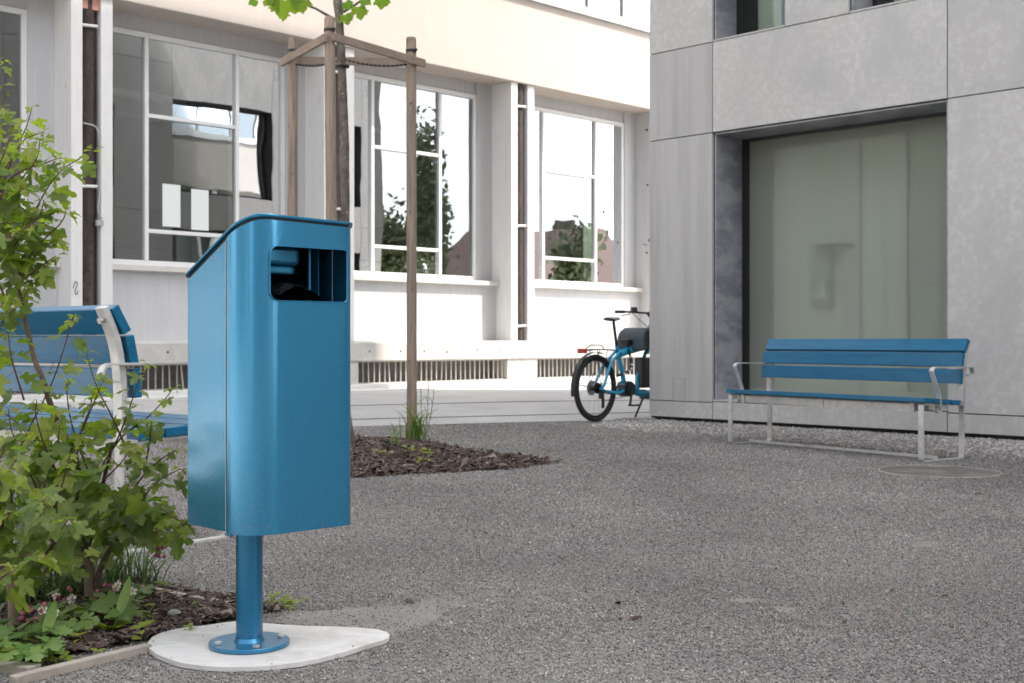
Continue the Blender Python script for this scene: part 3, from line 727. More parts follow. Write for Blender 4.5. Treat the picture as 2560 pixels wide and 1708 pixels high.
# ---------------------------------------------------------------- litter bin
cA = R(44)
BIN = thing('litter_bin', 'blue metallic litter bin with sloping lid on a round post in the foreground', 'litter bin', (-.690, 3.25, 0), cA)
W_, D_ = .350, .320
RS = (.092, .038, .030, .012)
ZBOT = .342
def ztop(x, y): return 1.187 - .50 * max(0.0, y - .012) - .02 * x
def ring_pts(off=0.0):
    return rrect(-off, W_ + off, -off, D_ + off, [max(.002, r + off) for r in RS], 10)
def shell(path_o, path_i, zb, zt, closed=False):
    b = MB(); n = len(path_o)
    vs = []
    for (xo, yo), (xi, yi) in zip(path_o, path_i):
        vs += [(xo, yo, zb), (xo, yo, zt(xo, yo)), (xi, yi, zt(xi, yi)), (xi, yi, zb)]
    fs = []
    for i in range(n - 1):
        for q in range(4):
            q2 = (q + 1) % 4
            fs.append((i * 4 + q, (i + 1) * 4 + q, (i + 1) * 4 + q2, i * 4 + q2))
    fs += [(0, 1, 2, 3), ((n - 1) * 4 + 3, (n - 1) * 4 + 2, (n - 1) * 4 + 1, (n - 1) * 4)]
    return b.add(vs, fs)
def dense(pts, step=.02):
    out = []
    for a, c in zip(pts[:-1], pts[1:]):
        L_ = math.dist(a, c); n = max(1, int(L_ / step))
        for k in range(n): out.append((a[0] + (c[0] - a[0]) * k / n, a[1] + (c[1] - a[1]) * k / n))
    out.append(pts[-1]); return out
full_o = ring_pts(0); full_i = ring_pts(-.003)
# full_o begins at (x0, y0+r) going round the near-left corner, along the front, right side, back, left side
seam_l = .107
po = dense([(0.0, seam_l)] + full_o[:11], .02) + dense(full_o[10:22], .03)[1:] + [(W_, seam_l)]
def inward(path, t):
    out = []
    for i, p in enumerate(path):
        a = path[max(0, i - 1)]; c = path[min(len(path) - 1, i + 1)]
        tx, ty = c[0] - a[0], c[1] - a[1]; l = math.hypot(tx, ty) or 1
        out.append((p[0] - ty / l * t, p[1] + tx / l * t))
    return out
fo = shell(po, inward(po, .003), ZBOT, lambda x, y: ztop(x, y) - .006)
front = fo.obj('front_shell', M_['bin'], BIN, smooth=True)
# aperture cut through the front
cut = MB()
ap = rrect(.067, .320, .964, 1.111, (.026, .014, .014, .026), 8)
n = len(ap)
cut.add([(x, -.06, z) for x, z in ap] + [(x, .055, z) for x, z in ap], [tuple(range(n)), tuple(reversed(range(n, 2 * n)))] + [(i, n + i, n + (i + 1) % n, (i + 1) % n) for i in range(n)])
co = cut.obj('cutter', None, BIN)
md = front.modifiers.new('aperture', 'BOOLEAN'); md.object = co; md.operation = 'DIFFERENCE'; md.solver = 'EXACT'
bpy.context.view_layer.update()
dg = bpy.context.evaluated_depsgraph_get()
me = bpy.data.meshes.new_from_object(front.evaluated_get(dg))
front.modifiers.clear(); front.data = me
bpy.data.objects.remove(co, do_unlink=True)
# rolled lip round the aperture
lip = [(x, -.001, z) for x, z in ap]
def on_front(x, z, off=0.0):
    # follow the corner on the right
    xc = W_ - RS[1]
    if x <= xc: return (x, -off, z)
    s = min(1.0, (x - xc) / RS[1]); y = RS[1] - RS[1] * math.sqrt(max(0, 1 - s * s))
    return (x + off * s, y - off, z)
MB().tube([on_front(x, z) for x, z in ap] + [on_front(*ap[0])], .0022, 6, False).obj('aperture_lip', M_['bin'], BIN, smooth=True)
# rear shell behind the seam, slightly inside
ro = [(W_ - .0015, seam_l + .003)] + [(min(x, W_ - .0015), y) for x, y in full_o[22:]] + [(.0015, seam_l + .003)]
ro = [(max(.0015, x), y) for x, y in ro]
rear = shell(ro, inward(ro, .003), ZBOT + .004, lambda x, y: ztop(x, y) - .010).obj('rear_shell', M_['bin'], BIN, smooth=True)
MB().tube([(-.0012, seam_l + .0015, ZBOT + .004), (-.0006, seam_l + .0015, ztop(0, seam_l) - .012)], .0013, 6).obj('seam_edge', M_['cable'], BIN, smooth=True)
# hinge pin and base plate
MB().prism(ring_pts(-.008), ZBOT + .006, ZBOT + .012).obj('floor_plate', M_['bin'], BIN)
MB().tube([(.004, seam_l - .02, ZBOT - .004), (.004, seam_l + .01, ZBOT - .004)], .004, 8).obj('hinge_pin', M_['bin'], BIN, smooth=True)
# lid with overhang
lp = ring_pts(.006)
lid = MB().prism(dense(lp + [lp[0]], .02)[:-1], lambda x, y: ztop(x, y) + .002, lambda x, y: ztop(x, y) + .010)
lid.obj('lid', M_['bin'], BIN, bevel=.003)
li = ring_pts(-.004)
MB().prism(dense(li + [li[0]], .03)[:-1], lambda x, y: ztop(x, y) - .016, lambda x, y: ztop(x, y) + .0015).obj('lid_gap_fill', M_['black_plastic'], BIN)  # black fill standing in for the shade in the gap under the lid
# inside: ashtray drum, guide rods, liner holder
ash = MB().prism([(.075, .0), (.075, -.0)] if False else rrect(.048, .205, .048, .13, (.02, .03, .03, .02), 5), 1.064, 1.116)
ash.obj('ashtray', M_['bin'], BIN, bevel=.012, smooth=True)
MB().prism(rrect(.055, .195, .055, .12, (.02, .03, .03, .02), 5), 1.040, 1.062).obj('ashtray_floor', M_['bin'], BIN, bevel=.006)
MB().tube([(.262, .10, .75), (.262, .10, 1.15)], .005, 8).obj('guide_rod', M_['bin'], BIN, smooth=True)
MB().box(.285, .288, .09, .13, .75, 1.15).obj('guide_fin', M_['bin'], BIN)
MB().prism(rrect(.02, W_ - .02, .03, D_ - .02, (.03, .03, .02, .02), 4), .36, .72).obj('liner_holder', M_['black_plastic'], BIN)
# post, flange, bolts (bin frame centre)
PC = BIN.matrix_basis.inverted() @ Vector((-.726, 3.437, 0))
post = MB().disc((PC.x, PC.y), .0365, .032, ZBOT + .008, 40).obj('post', M_['bin_post'], BIN, smooth=True)
wc = MB(); 
wc.tube([(PC.x, PC.y, .0285), (PC.x, PC.y, .034), (PC.x, PC.y, .040)], [.043, .040, .0365], 36, False).obj('weld_collar', M_['bin_post'], BIN, smooth=True)
fl = MB().disc((PC.x, PC.y), .110, .0175, .0290, 64).obj('base_flange', M_['bin_post'], BIN, smooth=True, bevel=.0015)
for a in (212, 294, 24, 118):
    aa = R(a) - cA
    bx, by = PC.x + .088 * math.cos(aa), PC.y + .088 * math.sin(aa)
    MB().disc((bx, by), .0105, .0292, .0375, 6).obj('bolt', M_['bolt'], fl, bevel=.001)
# black liner bag sagging inside
bag = thing('rubbish_bag', 'crumpled black liner bag lying inside the opening of the blue litter bin', 'bag', (-.690, 3.25, 0), cA)
bm = bmesh.new(); bmesh.ops.create_grid(bm, x_segments=40, y_segments=30, size=.5)
for v in bm.verts:
    u, w = v.co.x + .5, v.co.y + .5
    x = .030 + u * (W_ - .052); y = .012 + w * (D_ - .03); y = max(y, .092 - math.sqrt(max(0, .082 ** 2 - (.092 - x) ** 2)) if x < .092 else 0)
    z = .975 + .055 * math.exp(-((u - .45) / .28) ** 2) * (1 - .3 * w) - .08 * max(0, u - .72) * 2.2
    z += .012 * noise.noise(Vector((u * 5, w * 5, 1))) + .010 * abs(noise.noise(Vector((u * 11, w * 9, 4)))) - .02 * max(0, .12 - w) * 6
    v.co = (x, y, z - .012)
me = bpy.data.meshes.new('liner_film'); bm.to_mesh(me); bm.free(); me.materials.append(M_['bag_film'])
me.polygons.foreach_set('use_smooth', [True] * len(me.polygons))
inst('liner_film', me, bag)

# steel base plate
pl = MB().prism(PLATE, .002, .016).obj('base_plate', M_['plate'], None, bevel=.0012)
pl['label'] = 'pale steel plate with rounded corners under the blue litter bin'; pl['category'] = 'ground plate'

# ---------------------------------------------------------------- benches
def make_bench(label, loc, rot, sc, L=1.95):
    t = thing('park_bench', label, 'bench', loc, rot, 'blue slatted benches')
    t.scale = (sc, sc, sc)
    x0, x1 = -L / 2, L / 2
    def slat(name, cy, cz, h, th, tilt, ext=.0):
        M = Matrix.Translation((0, cy, cz)) @ Matrix.Rotation(tilt, 4, 'X')
        MB().box(x0 - ext, x1 + ext, -h / 2, h / 2, -th / 2, th / 2, M).obj(name, M_['slat'], t, bevel=.004)
    for i in range(4):
        slat('seat_slat', .045 + i * .108, .436 - .008 * i, .100, .034, R(-3.5))
    # back slats: rotate so the slat stands up; tilt from vertical
    for (cy, cz, tl) in ((.428, .597, 4), (.447, .713, 12), (.492, .818, 30)):
        slat('back_slat', cy, cz, .103, .034, R(90 - tl))
    for sx in (-1, 1):
        fx = sx * (L / 2 - .035)
        W = (.044, 0, 0)
        # closed leg frame: front leg, runner, rear leg
        path = fillet([(fx, .13, .365), (fx, .13, .408), (fx, .012, .412), (fx, .012, .006), (fx, .478, .006), (fx, .478, .40)], .028, 5)
        fr = MB().strap(path, W, .009).obj('leg_frame', M_['aluminium'], t, smooth=True)
        rp = fillet([(fx, .476, .38), (fx, .472, .58), (fx, .492, .74), (fx, .548, .862)], .15, 8)
        MB().strap(rp, (.052, 0, 0), .024).obj('back_support', M_['aluminium'], t, smooth=True, bevel=.003)
        MB().tube([(fx, .515, .825), (fx, .558, .812)], .011, 12).obj('screw_head', M_['bolt'], t, smooth=True)
        MB().strap([(fx, .10, .398), (fx, .478, .392)], W, .009).obj('seat_bearer', M_['aluminium'], t)
        ap_ = fillet([(fx, .135, .375), (fx, .145, .345), (fx, .185, .345), (fx, .175, .46), (fx, .085, .648), (fx, .12, .668), (fx, .56, .664), (fx, .575, .61), (fx, .50, .603)], .028, 6)
        MB().strap([(x + sx * .028, y, z) for x, y, z in ap_], (.036, 0, 0), .008).obj('armrest', M_['aluminium'], t, smooth=True)
    MB().box(x0 + .12, x1 - .12, .055, .063, .350, .405).box(x0 + .12, x1 - .12, .063, .10, .397, .405).obj('seat_rail', M_['aluminium'], t)
    MB().box(x0 + .12, x1 - .12, .36, .368, .345, .398).obj('seat_rail', M_['aluminium'], t)
    for bx in (x0 + .14, 0, x1 - .14):
        MB().box(bx - .018, bx + .018, .046, .054, .345, .412).obj('bracket', M_['aluminium'], t)
    fb = fillet([(x0 + .03, .26, .02), (x0 + .03, .235, .02), (x1 - .06, .235, .02), (x1 - .06, .20, .02)], .03, 4)
    MB().strap(fb, (0, 0, .022), .012).obj('floor_rail', M_['aluminium'], t)
    return t
make_bench('blue bench facing the yard in front of the large green tinted window', (2.325, 9.475, 0), R(-54.8), 1.0, 1.93)
make_bench('blue bench seen from behind between the leafy shrub and the white building', (-2.065, 6.08, 0), R(141 + 0), 1.15, 1.95)

# ---------------------------------------------------------------- cargo bicycle
BK = thing('cargo_bicycle', 'bright blue cargo bicycle parked behind the corner of the grey building', 'bicycle', (.87, 12.97, 0.006), R(48.6))
def wheel(x, r, disc=True):
    w = MB().ring((x, 0, r), r - .025, .025, n=56, k=10).obj('wheel', M_['rubber'], BK, smooth=True)
    MB().ring((x, 0, r), r - .058, .012, n=48, k=8, flat=1.2).obj('rim', M_['black_plastic'], w, smooth=True)
    MB().tube([(x, -.055, r), (x, .055, r)], [.024, .024], 12).obj('hub', M_['black_plastic'], w, smooth=True)
    sp = MB()
    for i in range(28):
        a = 2 * math.pi * i / 28; s_ = .03 if i % 2 else -.03
        a2 = a + (.5 if i % 4 < 2 else -.5)
        sp.tube([(x + .022 * math.cos(a2), s_, r + .022 * math.sin(a2)), (x + (r - .06) * math.cos(a), 0, r + (r - .06) * math.sin(a))], .0013, 3, False)
    sp.obj('spokes', M_['chrome'], w)
    return w
rw = wheel(0, .352)
wheel(1.95, .26)
sp = MB()
for i, r_ in enumerate((.060, .054, .048, .042, .036, .030, .024)): sp.disc((0, 0), r_, .028 + .004 * i, .030 + .004 * i, 26)
me = sp.mesh('cassette', M_['black_plastic']); inst('cassette', me, BK, Matrix.Translation((0, 0, .352)) @ Matrix.Rotation(R(90), 4, 'X'))
me = MB().disc((0, 0), .08, -.002, .002, 28).mesh('brake_disc', M_['chrome']); inst('brake_disc', me, BK, Matrix.Translation((0, .05, .352)) @ Matrix.Rotation(R(90), 4, 'X'))
fr = MB()
fr.tube([(.52, 0, .33), (.44, 0, .60), (.37, 0, .79)], [.03, .024, .021], 12)
fr.tube([(.42, 0, .70), (.56, 0, .735), (.95, 0, .80)], [.036, .042, .048], 12)
for s_ in (-1, 1):
    fr.tube(fillet([(0, s_ * .07, .352), (.06, s_ * .065, .37), (.20, s_ * .045, .60), (.40, s_ * .03, .735)], .06), .0165, 10)
    fr.tube(fillet([(0, s_ * .07, .352), (.06, s_ * .065, .325), (.34, s_ * .05, .285), (.50, s_ * .03, .33)], .04), .017, 10)
fr.tube(fillet([(.46, 0, .36), (.60, 0, .37), (.72, 0, .28), (1.5, 0, .235), (1.85, 0, .55)], .1), [.03] * 2 + [.042] * 40 if False else .042, 12)
fr.tube([(.76, 0, .28), (.74, 0, .45), (.93, 0, .76)], .020, 10)
fr.tube([(.93, 0, .70), (1.0, 0, 1.02)], .024, 10)
fr.obj('frame', M_['cyan'], BK, smooth=True)
MB().tube([(1.95, .06, .26), (1.86, .05, .50)], .014, 8).tube([(1.95, -.06, .26), (1.86, -.05, .50)], .014, 8).obj('fork', M_['cyan'], BK, smooth=True)
MB().tube([(.37, 0, .79), (.315, 0, 1.05)], .0155, 12).obj('seatpost', M_['black_plastic'], BK, smooth=True)
sd = bmesh.new(); bmesh.ops.create_uvsphere(sd, u_segments=20, v_segments=12, radius=1)
for v in sd.verts:
    x, y, z = v.co
    wdt = .075 * (0.28 + .72 * (1 / (1 + math.exp((x - .0) * 6))))
    v.co = (.30 + x * .135, y * wdt, 1.075 + z * .022 + .014 * (-x if x < 0 else 0) + .008 * x - abs(y) * .01)
me = bpy.data.meshes.new('saddle'); sd.to_mesh(me); sd.free(); me.materials.append(M_['black_plastic']); me.polygons.foreach_set('use_smooth', [True] * len(me.polygons)); inst('saddle', me, BK)
hb = MB().tube(fillet([(.80, .34, 1.165), (.86, .20, 1.165), (.93, .03, 1.15), (.93, -.03, 1.15), (.86, -.20, 1.165), (.80, -.34, 1.165)], .05), .012, 10).obj('handlebar', M_['black_plastic'], BK, smooth=True)
for s_ in (-1, 1):
    MB().tube([(.80, s_ * .34, 1.165), (.845, s_ * .24, 1.165)], .0175, 10).obj('grip', M_['rubber'], hb, smooth=True)
    MB().tube([(.87, s_ * .19, 1.155), (.90, s_ * .22, 1.135), (.86, s_ * .31, 1.125)], .006, 6).obj('brake_lever', M_['black_plastic'], hb, smooth=True)
MB().box(.83, .88, .09, .15, 1.165, 1.215).obj('display', M_['black_plastic'], hb, bevel=.006)
MB().tube([(.93, 0, 1.15), (1.0, 0, 1.10), (1.0, 0, 1.0)], .016, 8).obj('stem', M_['black_plastic'], BK, smooth=True)
MB().tube(fillet([(.88, .16, 1.15), (.98, .12, 1.06), (1.04, .04, .98), (1.0, .02, .80)], .08), .004, 6).obj('brake_cable', M_['black_plastic'], BK, smooth=True)
mg = MB(); 
arc = [(-(.375) * math.cos(R(a)), 0, .352 + .375 * math.sin(R(a))) for a in range(-12, 112, 6)]
mg.strap(arc, (0, .055, 0), .004).obj('mudguard', M_['black_plastic'], BK, smooth=True)
for s_ in (-1, 1): MB().tube([(0, s_ * .06, .352), (-.36, s_ * .03, .40)], .003, 5).obj('mudguard_stay', M_['black_plastic'], BK)
rk = MB()
for s_ in (-1, 1):
    rk.tube(fillet([(-.20, s_ * .05, .745), (.0, s_ * .05, .755), (.25, s_ * .04, .75), (.36, s_ * .02, .74)], .04), .006, 6)
    rk.tube([(0, s_ * .075, .36), (-.03, s_ * .05, .75)], .005, 6); rk.tube([(0.0, s_ * .075, .36), (.14, s_ * .05, .75)], .005, 6)
rk.tube(fillet([(-.10, .05, .76), (-.02, .05, .80), (.04, -.05, .80), (.08, -.05, .76)], .02), .006, 6)
for x in (-.19, -.05, .1, .22): rk.tube([(x, -.05, .75), (x, .05, .75)], .005, 6)
rk.obj('rear_rack', M_['black_plastic'], BK, smooth=True)
MB().prism(rrect(-.24, -.205, -.055, .055, (.01,) * 4, 4), .715, .765).obj('tail_light', M_['red_lens'], BK, bevel=.006)
MB().tube([(.53, -.06, .33), (.53, .06, .33)], .085, 24).obj('motor', M_['black_plastic'], BK, smooth=True)
me = MB().disc((0, 0), .075, -.003, .003, 30).mesh('chainring', M_['black_plastic']); inst('chainring', me, BK, Matrix.Translation((.53, -.075, .33)) @ Matrix.Rotation(R(90), 4, 'X'))
cr = MB().strap([(.53, -.09, .33), (.49, -.09, .165)], (0, .014, 0), .024).obj('crank', M_['battery'], BK)
MB().box(.43, .56, -.19, -.105, .150, .168).obj('pedal', M_['black_plastic'], cr, bevel=.004)
MB().tube([(.53, -.068, .402), (.0, -.045, .395)], .004, 5).tube([(.53, -.068, .258), (.06, -.045, .215)], .004, 5).obj('chain', M_['battery'], BK)
MB().box(.00, .055, -.075, -.04, .24, .335, None).prism([(0.035, -.065), (.075, -.065), (.075, -.05), (.035, -.05)], .15, .25).tube([(.055, -.06, .16), (.055, -.05, .16)], .022, 12).obj('derailleur', M_['black_plastic'], BK, bevel=.003)
MB().tube([(.93, -.05, .22), (.90, -.14, .0)], .012, 8).tube([(.93, .05, .22), (.90, .14, .0)], .012, 8).box(.88, .98, -.07, .07, .205, .235).obj('kickstand', M_['black_plastic'], BK, smooth=True)
MB().prism(rrect(.75, .96, -.07, .05, (.03,) * 4, 5), .33, .66).obj('battery', M_['battery'], BK, bevel=.015)
# chain lock hanging from the frame
lk = MB(); pts = fillet([(.50, -.06, .76), (.52, -.075, .66), (.52, -.08, .56), (.47, -.085, .52), (.35, -.085, .49), (.28, -.07, .47)], .05, 6)
lo = lk.tube(pts, .014, 8).obj('lock', M_['black_plastic'], BK, smooth=True)
for i in range(3, len(pts) - 2, 5): 
    q = pts[i]; MB().box(q.x - .014, q.x + .014, q.y - .022, q.y - .010, q.z - .010, q.z + .010).obj('reflector', M_['sheet'], lo)
MB().box(.50, .60, -.05, .05, .80, .86).obj('lock_case', M_['black_plastic'], BK, bevel=.01)
# cargo bag resting on the frame
bag2 = thing('cargo_bag', 'grey and black fabric bag strapped on the blue cargo bicycle', 'bag', (.87, 12.97, 0.006), R(48.6))
cb = MB()
prof = [(.60, .735), (.60, .88), (.64, .945), (.72, .985), (1.15, .99), (1.18, .96), (1.18, .80)]
n = len(prof)
cb.add([(x, -.17, z) for x, z in prof] + [(x, .17, z) for x, z in prof], [tuple(range(n)), tuple(reversed(range(n, 2 * n)))] + [(i, n + i, n + (i + 1) % n, (i + 1) % n) for i in range(n)])
cb.obj('body', M_['grey_fabric'], bag2, bevel=.025, smooth=True)
MB().box(.72, 1.17, -.176, -.1705, .82, .965).obj('window_mesh', M_['black_plastic'], bag2, bevel=.002)
MB().box(.74, .76, -.182, -.177, .90, .93).obj('buckle', M_['sheet'], bag2)
# ---------------------------------------------------------------- tree supports and young maple
ST = [G(1028, 1108), P(733, 95, 10.36), P(824, 43, 9.705)]
ST = [Vector((p.x, p.y, 0)) for p in ST]
SU = thing('tree_support', 'weathered frame of three round stakes and rails holding the young maple', 'tree stake frame', (ST[2].x, ST[2].y, 0))
off = Vector((ST[2].x, ST[2].y, 0))
tops = [P(1028, 94, 10.36).z, P(733, 95, 10.36).z, P(824, 43, 9.705).z]
for i, q in enumerate(ST):
    a = q - off; r0 = .042; rs = random.Random(i)
    lean = (-.006, .010, -.03)[i]
    pa = [(a.x - lean * (1 - k / 11) * 1, a.y, -.05 + (tops[i] - .012 + .05) * k / 11) for k in range(12)]
    ra = [r0 * (1 + rs.uniform(-.03, .03)) for k in range(12)]
    pa.append((a.x, a.y, tops[i])); ra.append(r0 * .86)
    s_ = MB().tube(pa, ra, 18).obj('stake', M_['stake'], SU, smooth=True)
    zb = 3.235 if i == 2 else 3.225
    MB().tube([(a.x, a.y, zb + .03), (a.x, a.y, zb + .052)], .0455, 18).tube([(a.x + .03, a.y - .04, zb + .03), (a.x + .05, a.y - .05, zb + .05)], .012, 6).obj('strap', M_['black_plastic'], s_, smooth=True)
def rail(a, c, ext, out, z0, z1):
    a = a - off; c = c - off; d = (c - a).normalized(); nn = Vector((d.y, -d.x, 0)) * out
    a = a - d * ext[0] + nn; c = c + d * ext[1] + nn
    MB().strap([Vector((a.x, a.y, z0)), Vector((c.x, c.y, z1))], (0, 0, .065), .028).obj('rail', M_['rail'], SU, bevel=.003)
rail(ST[1], ST[2], (.12, .06), .058, 3.185, 3.20)
rail(ST[2], ST[0], (.02, .10), .058, 3.215, 3.17)
rail(ST[1], ST[0], (.04, .04), -.058, 3.20, 3.19)
TX = Vector((-1.385, 10.18, 0))
TR = thing('young_maple_tree', 'slender young maple with lichen spotted trunk between the wooden stakes', 'tree', TX)
tr = []
for z, x, r_ in ((-.05, .05, .085), (.03, .045, .072), (.12, .03, .055), (.3, .015, .043), (.8, .01, .040), (1.5, .012, .039), (2.0, .02, .037), (2.35, .01, .042), (2.45, .015, .038), (3.0, -.005, .035), (3.5, -.03, .034), (3.66, -.045, .040), (3.9, -.06, .032), (4.6, -.05, .026), (5.6, 0, .018), (6.8, .05, .008)):
    tr.append(((x, .0, z), r_))
MB().tube([a for a, _ in tr], [b_ for _, b_ in tr], 16).obj('trunk', M_['bark'], TR, smooth=True)
# ties between stakes and trunk
for i in (0, 1):
    a = ST[i] - off; t_ = TX - off
    ch = MB()
    n = 16
    for k in range(n):
        u0, u1 = k / n, (k + .8) / n
        f = lambda u: Vector((a.x + (t_.x - a.x) * u, a.y + (t_.y - a.y) * u - .02, 3.155 - .035 * math.sin(math.pi * u)))
        ch.strap([f(u0), f((u0 + u1) / 2), f(u1)], (0, 0, .015), .005)
    ch.obj('tie', M_['black_plastic'], SU)
MB().ring((TX.x - off.x - .003, TX.y - off.y, 3.10), .040, .006, 'z', 24, 8, 2.2).obj('tie_collar', M_['black_plastic'], SU, smooth=True)
MB().ring((TX.x - off.x + .0, TX.y - off.y, 3.10), .052, .004, 'z', 24, 8, 2.2).obj('tie_collar', M_['black_plastic'], SU, smooth=True)

def leaf_mesh(name, half, mat, fold=.25, droop=.35, petiole=.5, seed=0, wid=1.0, pet_mat=None, wob=.03):
    """half: right-hand outline from base (0,0) to tip (0,1); mirrored with small differences"""
    rs = random.Random(seed)
    bm = bmesh.new(); uvl = bm.loops.layers.uv.new('UVMap')
    mid = [(0, 0), (0, .25), (0, .5), (0, .75), (0, 1.0)]
    def zf(x, y): return fold * abs(x) * (1 - .3 * y) - droop * y * y * .6 - .25 * droop * abs(x) ** 2 * 2 + .02 * math.sin(7 * x + 5 * y + seed)
    mv = [bm.verts.new((x, y, zf(x, y))) for x, y in mid]
    uvm = {v: xy for v, xy in zip(mv, mid)}
    for s_ in (1, -1):
        out = []
        for x, y in half:
            xx = (x + rs.uniform(-wob, wob)) * s_ * wid; yy = y + rs.uniform(-wob, wob)
            v = bm.verts.new((xx, yy, zf(xx, yy))); uvm[v] = (x * s_, y); out.append(v)
        loop = mv + list(reversed(out)) if True else None
        f = bm.faces.new(loop if s_ < 0 else list(reversed(loop)))
    bmesh.ops.triangulate(bm, faces=bm.faces[:])
    for f in bm.faces:
        f.normal_update()
        if f.normal.z < 0: f.normal_flip()
    bm.verts.ensure_lookup_table()
    for f in bm.faces:
        for lp_ in f.loops: lp_[uvl].uv = uvm[lp_.vert]
        f.smooth = True
    me = bpy.data.meshes.new(name); bm.to_mesh(me); bm.free()
    me.materials.append(mat)
    if petiole:
        # join a thin petiole, arching back from the base
        pb = MB().tube([(0, 0.01, 0), (0, -petiole * .5, .03 * petiole), (0, -petiole, .16 * petiole)], .009, 3, False)
        bm = bmesh.new(); bm.from_mesh(me)
        vs = [bm.verts.new(v) for v in pb.v]
        for f in pb.f:
            ff = bm.faces.new([vs[i] for i in f]); ff.material_index = 1 if pet_mat else 0
        bm.to_mesh(me); bm.free()
        if pet_mat: me.materials.append(pet_mat)
    return me
CAMP = [(.05, -.05), (.20, -.08), (.36, -.02), (.40, .08), (.30, .14), (.16, .20), (.34, .25), (.54, .36), (.62, .50), (.55, .60), (.46, .58), (.40, .62), (.27, .50), (.11, .43), (.16, .60), (.27, .72), (.24, .80), (.15, .84), (.13, .92), (.06, .96)]
PLAT = [(.06, -.02), (.22, -.10), (.30, -.20), (.32, -.06), (.48, -.06), (.40, .06), (.28, .20), (.44, .24), (.52, .20), (.56, .32), (.74, .42), (.60, .50), (.58, .62), (.42, .56), (.28, .46), (.18, .42), (.22, .60), (.34, .68), (.22, .74), (.16, .86), (.08, .88)]
CRAN = [(.10, -.12), (.28, -.20), (.42, -.14), (.38, .0), (.55, .0), (.66, .14), (.58, .24), (.46, .26), (.58, .38), (.66, .56), (.54, .62), (.42, .60), (.26, .46), (.30, .66), (.34, .86), (.22, .92), (.14, .88), (.08, .98)]
OVAL = [(.10, .04), (.22, .18), (.28, .38), (.26, .58), (.18, .78), (.08, .93)]
LANC = [(.015, .02), (.025, .12), (.06, .28), (.085, .45), (.085, .62), (.06, .80), (.025, .94)]
leaf_sets = {}
for nm, mt in (('leaf', 'leaf'), ('leaf_young', 'leaf_young')):
    leaf_sets[nm] = [leaf_mesh('maple_leaf', CAMP, M_[mt], fold=.15 + .25 * (k % 3), droop=.25 + .3 * (k % 4) / 2, seed=k, petiole=.55, wid=.85 + .08 * (k % 3), pet_mat=M_['twig']) for k in range(7)]
leaf_sets['leaf_tip'] = [leaf_mesh('shoot_tip_leaf', CAMP, M_['leaf_tip'], fold=.5, droop=.7, seed=k + 20, petiole=.3, wid=.6) for k in range(3)]
leaf_sets['tree'] = [leaf_mesh('norway_leaf', PLAT, M_['leaf_tree'], fold=.1, droop=.25, seed=k + 40, petiole=.8, pet_mat=M_['twig']) for k in range(4)]

def orient(pos, tip, up, size):
    """matrix with local +Y along tip and +Z near up"""
    y = tip.normalized(); z = (up - y * up.dot(y))
    z = z.normalized() if z.length > 1e-4 else y.orthogonal().normalized()
    x = y.cross(z)
    M = Matrix((x, y, z)).transposed().to_4x4()
    return Matrix.Translation(pos) @ M @ Matrix.Diagonal((size, size, size, 1))

# branches and leaves of the young maple; only the lowest hang into view
brs = [[P(842, 52, 10.18), P(790, 22, 10.15), P(725, -2, 10.1), P(640, -60, 10.0)], [P(858, 30, 10.18), P(885, 14, 10.2), P(920, -10, 10.2), P(1000, -90, 10.2)], [P(838, 20, 10.2), P(836, -20, 10.2), P(800, -200, 10.3)]]
for b_ in brs:
    MB().tube([q - TX for q in b_], [.013, .010, .008, .005][:len(b_)], 8).obj('branch', M_['bark'], TR, smooth=True)
rt = random.Random(5)
vis = [(712, 2, 30, 75, -95, 1.15), (752, 0, 26, 40, -80, .8), (690, -6, 26, 30, -140, .7), (864, 6, 22, 25, -60, .5), (895, 18, 25, 35, -75, .75), (862, 38, 20, 28, -70, .6), (955, -6, 22, 30, -95, .7), (640, 0, 22, 20, -150, .5), (905, -2, 20, 20, -30, .6), (690, 20, 10, 10, -80, .3), (735, -12, 18, 18, -40, .7), (675, -12, 18, 18, -120, .7)]
for x, y, _, _, ang, s_ in vis:
    q = P(x, y, 10.1) - TX
    tip = Vector((math.cos(R(ang)), -.15, math.sin(R(ang))))
    inst('leaf', rt.choice(leaf_sets['tree']), TR, orient(q, tip, Vector((rt.uniform(-.2, .2), -1, .35)), .16 * s_ * .95))
for k in range(9):   # limbs above the frame
    a = k * 2.4; z0 = 4.0 + k * .28; L_ = 1.3 - .07 * k
    e_ = Vector((math.cos(a) * L_ * .8, math.sin(a) * L_ * .8, z0 + .75))
    MB().tube([(-.05, 0, z0), (e_.x * .5, e_.y * .5, z0 + .3), tuple(e_)], [.014, .010, .004], 6).obj('branch', M_['bark'], TR, smooth=True)
    for j in range(24):
        q = Vector((0, 0, z0)).lerp(e_, .25 + .75 * rt.random()) + Vector((rt.gauss(0, .16), rt.gauss(0, .16), rt.gauss(0, .14)))
        if H + (q.z - H) and (HY - (q.z - H) / (TX.y + q.y) * F) > -25: continue
        az = rt.uniform(0, 6.28)
        inst('leaf', rt.choice(leaf_sets['tree']), TR, orient(q, Vector((math.cos(az), math.sin(az), -.7)), Vector((rt.gauss(0, .3), rt.gauss(0, .3), 1)), rt.uniform(.11, .17)))

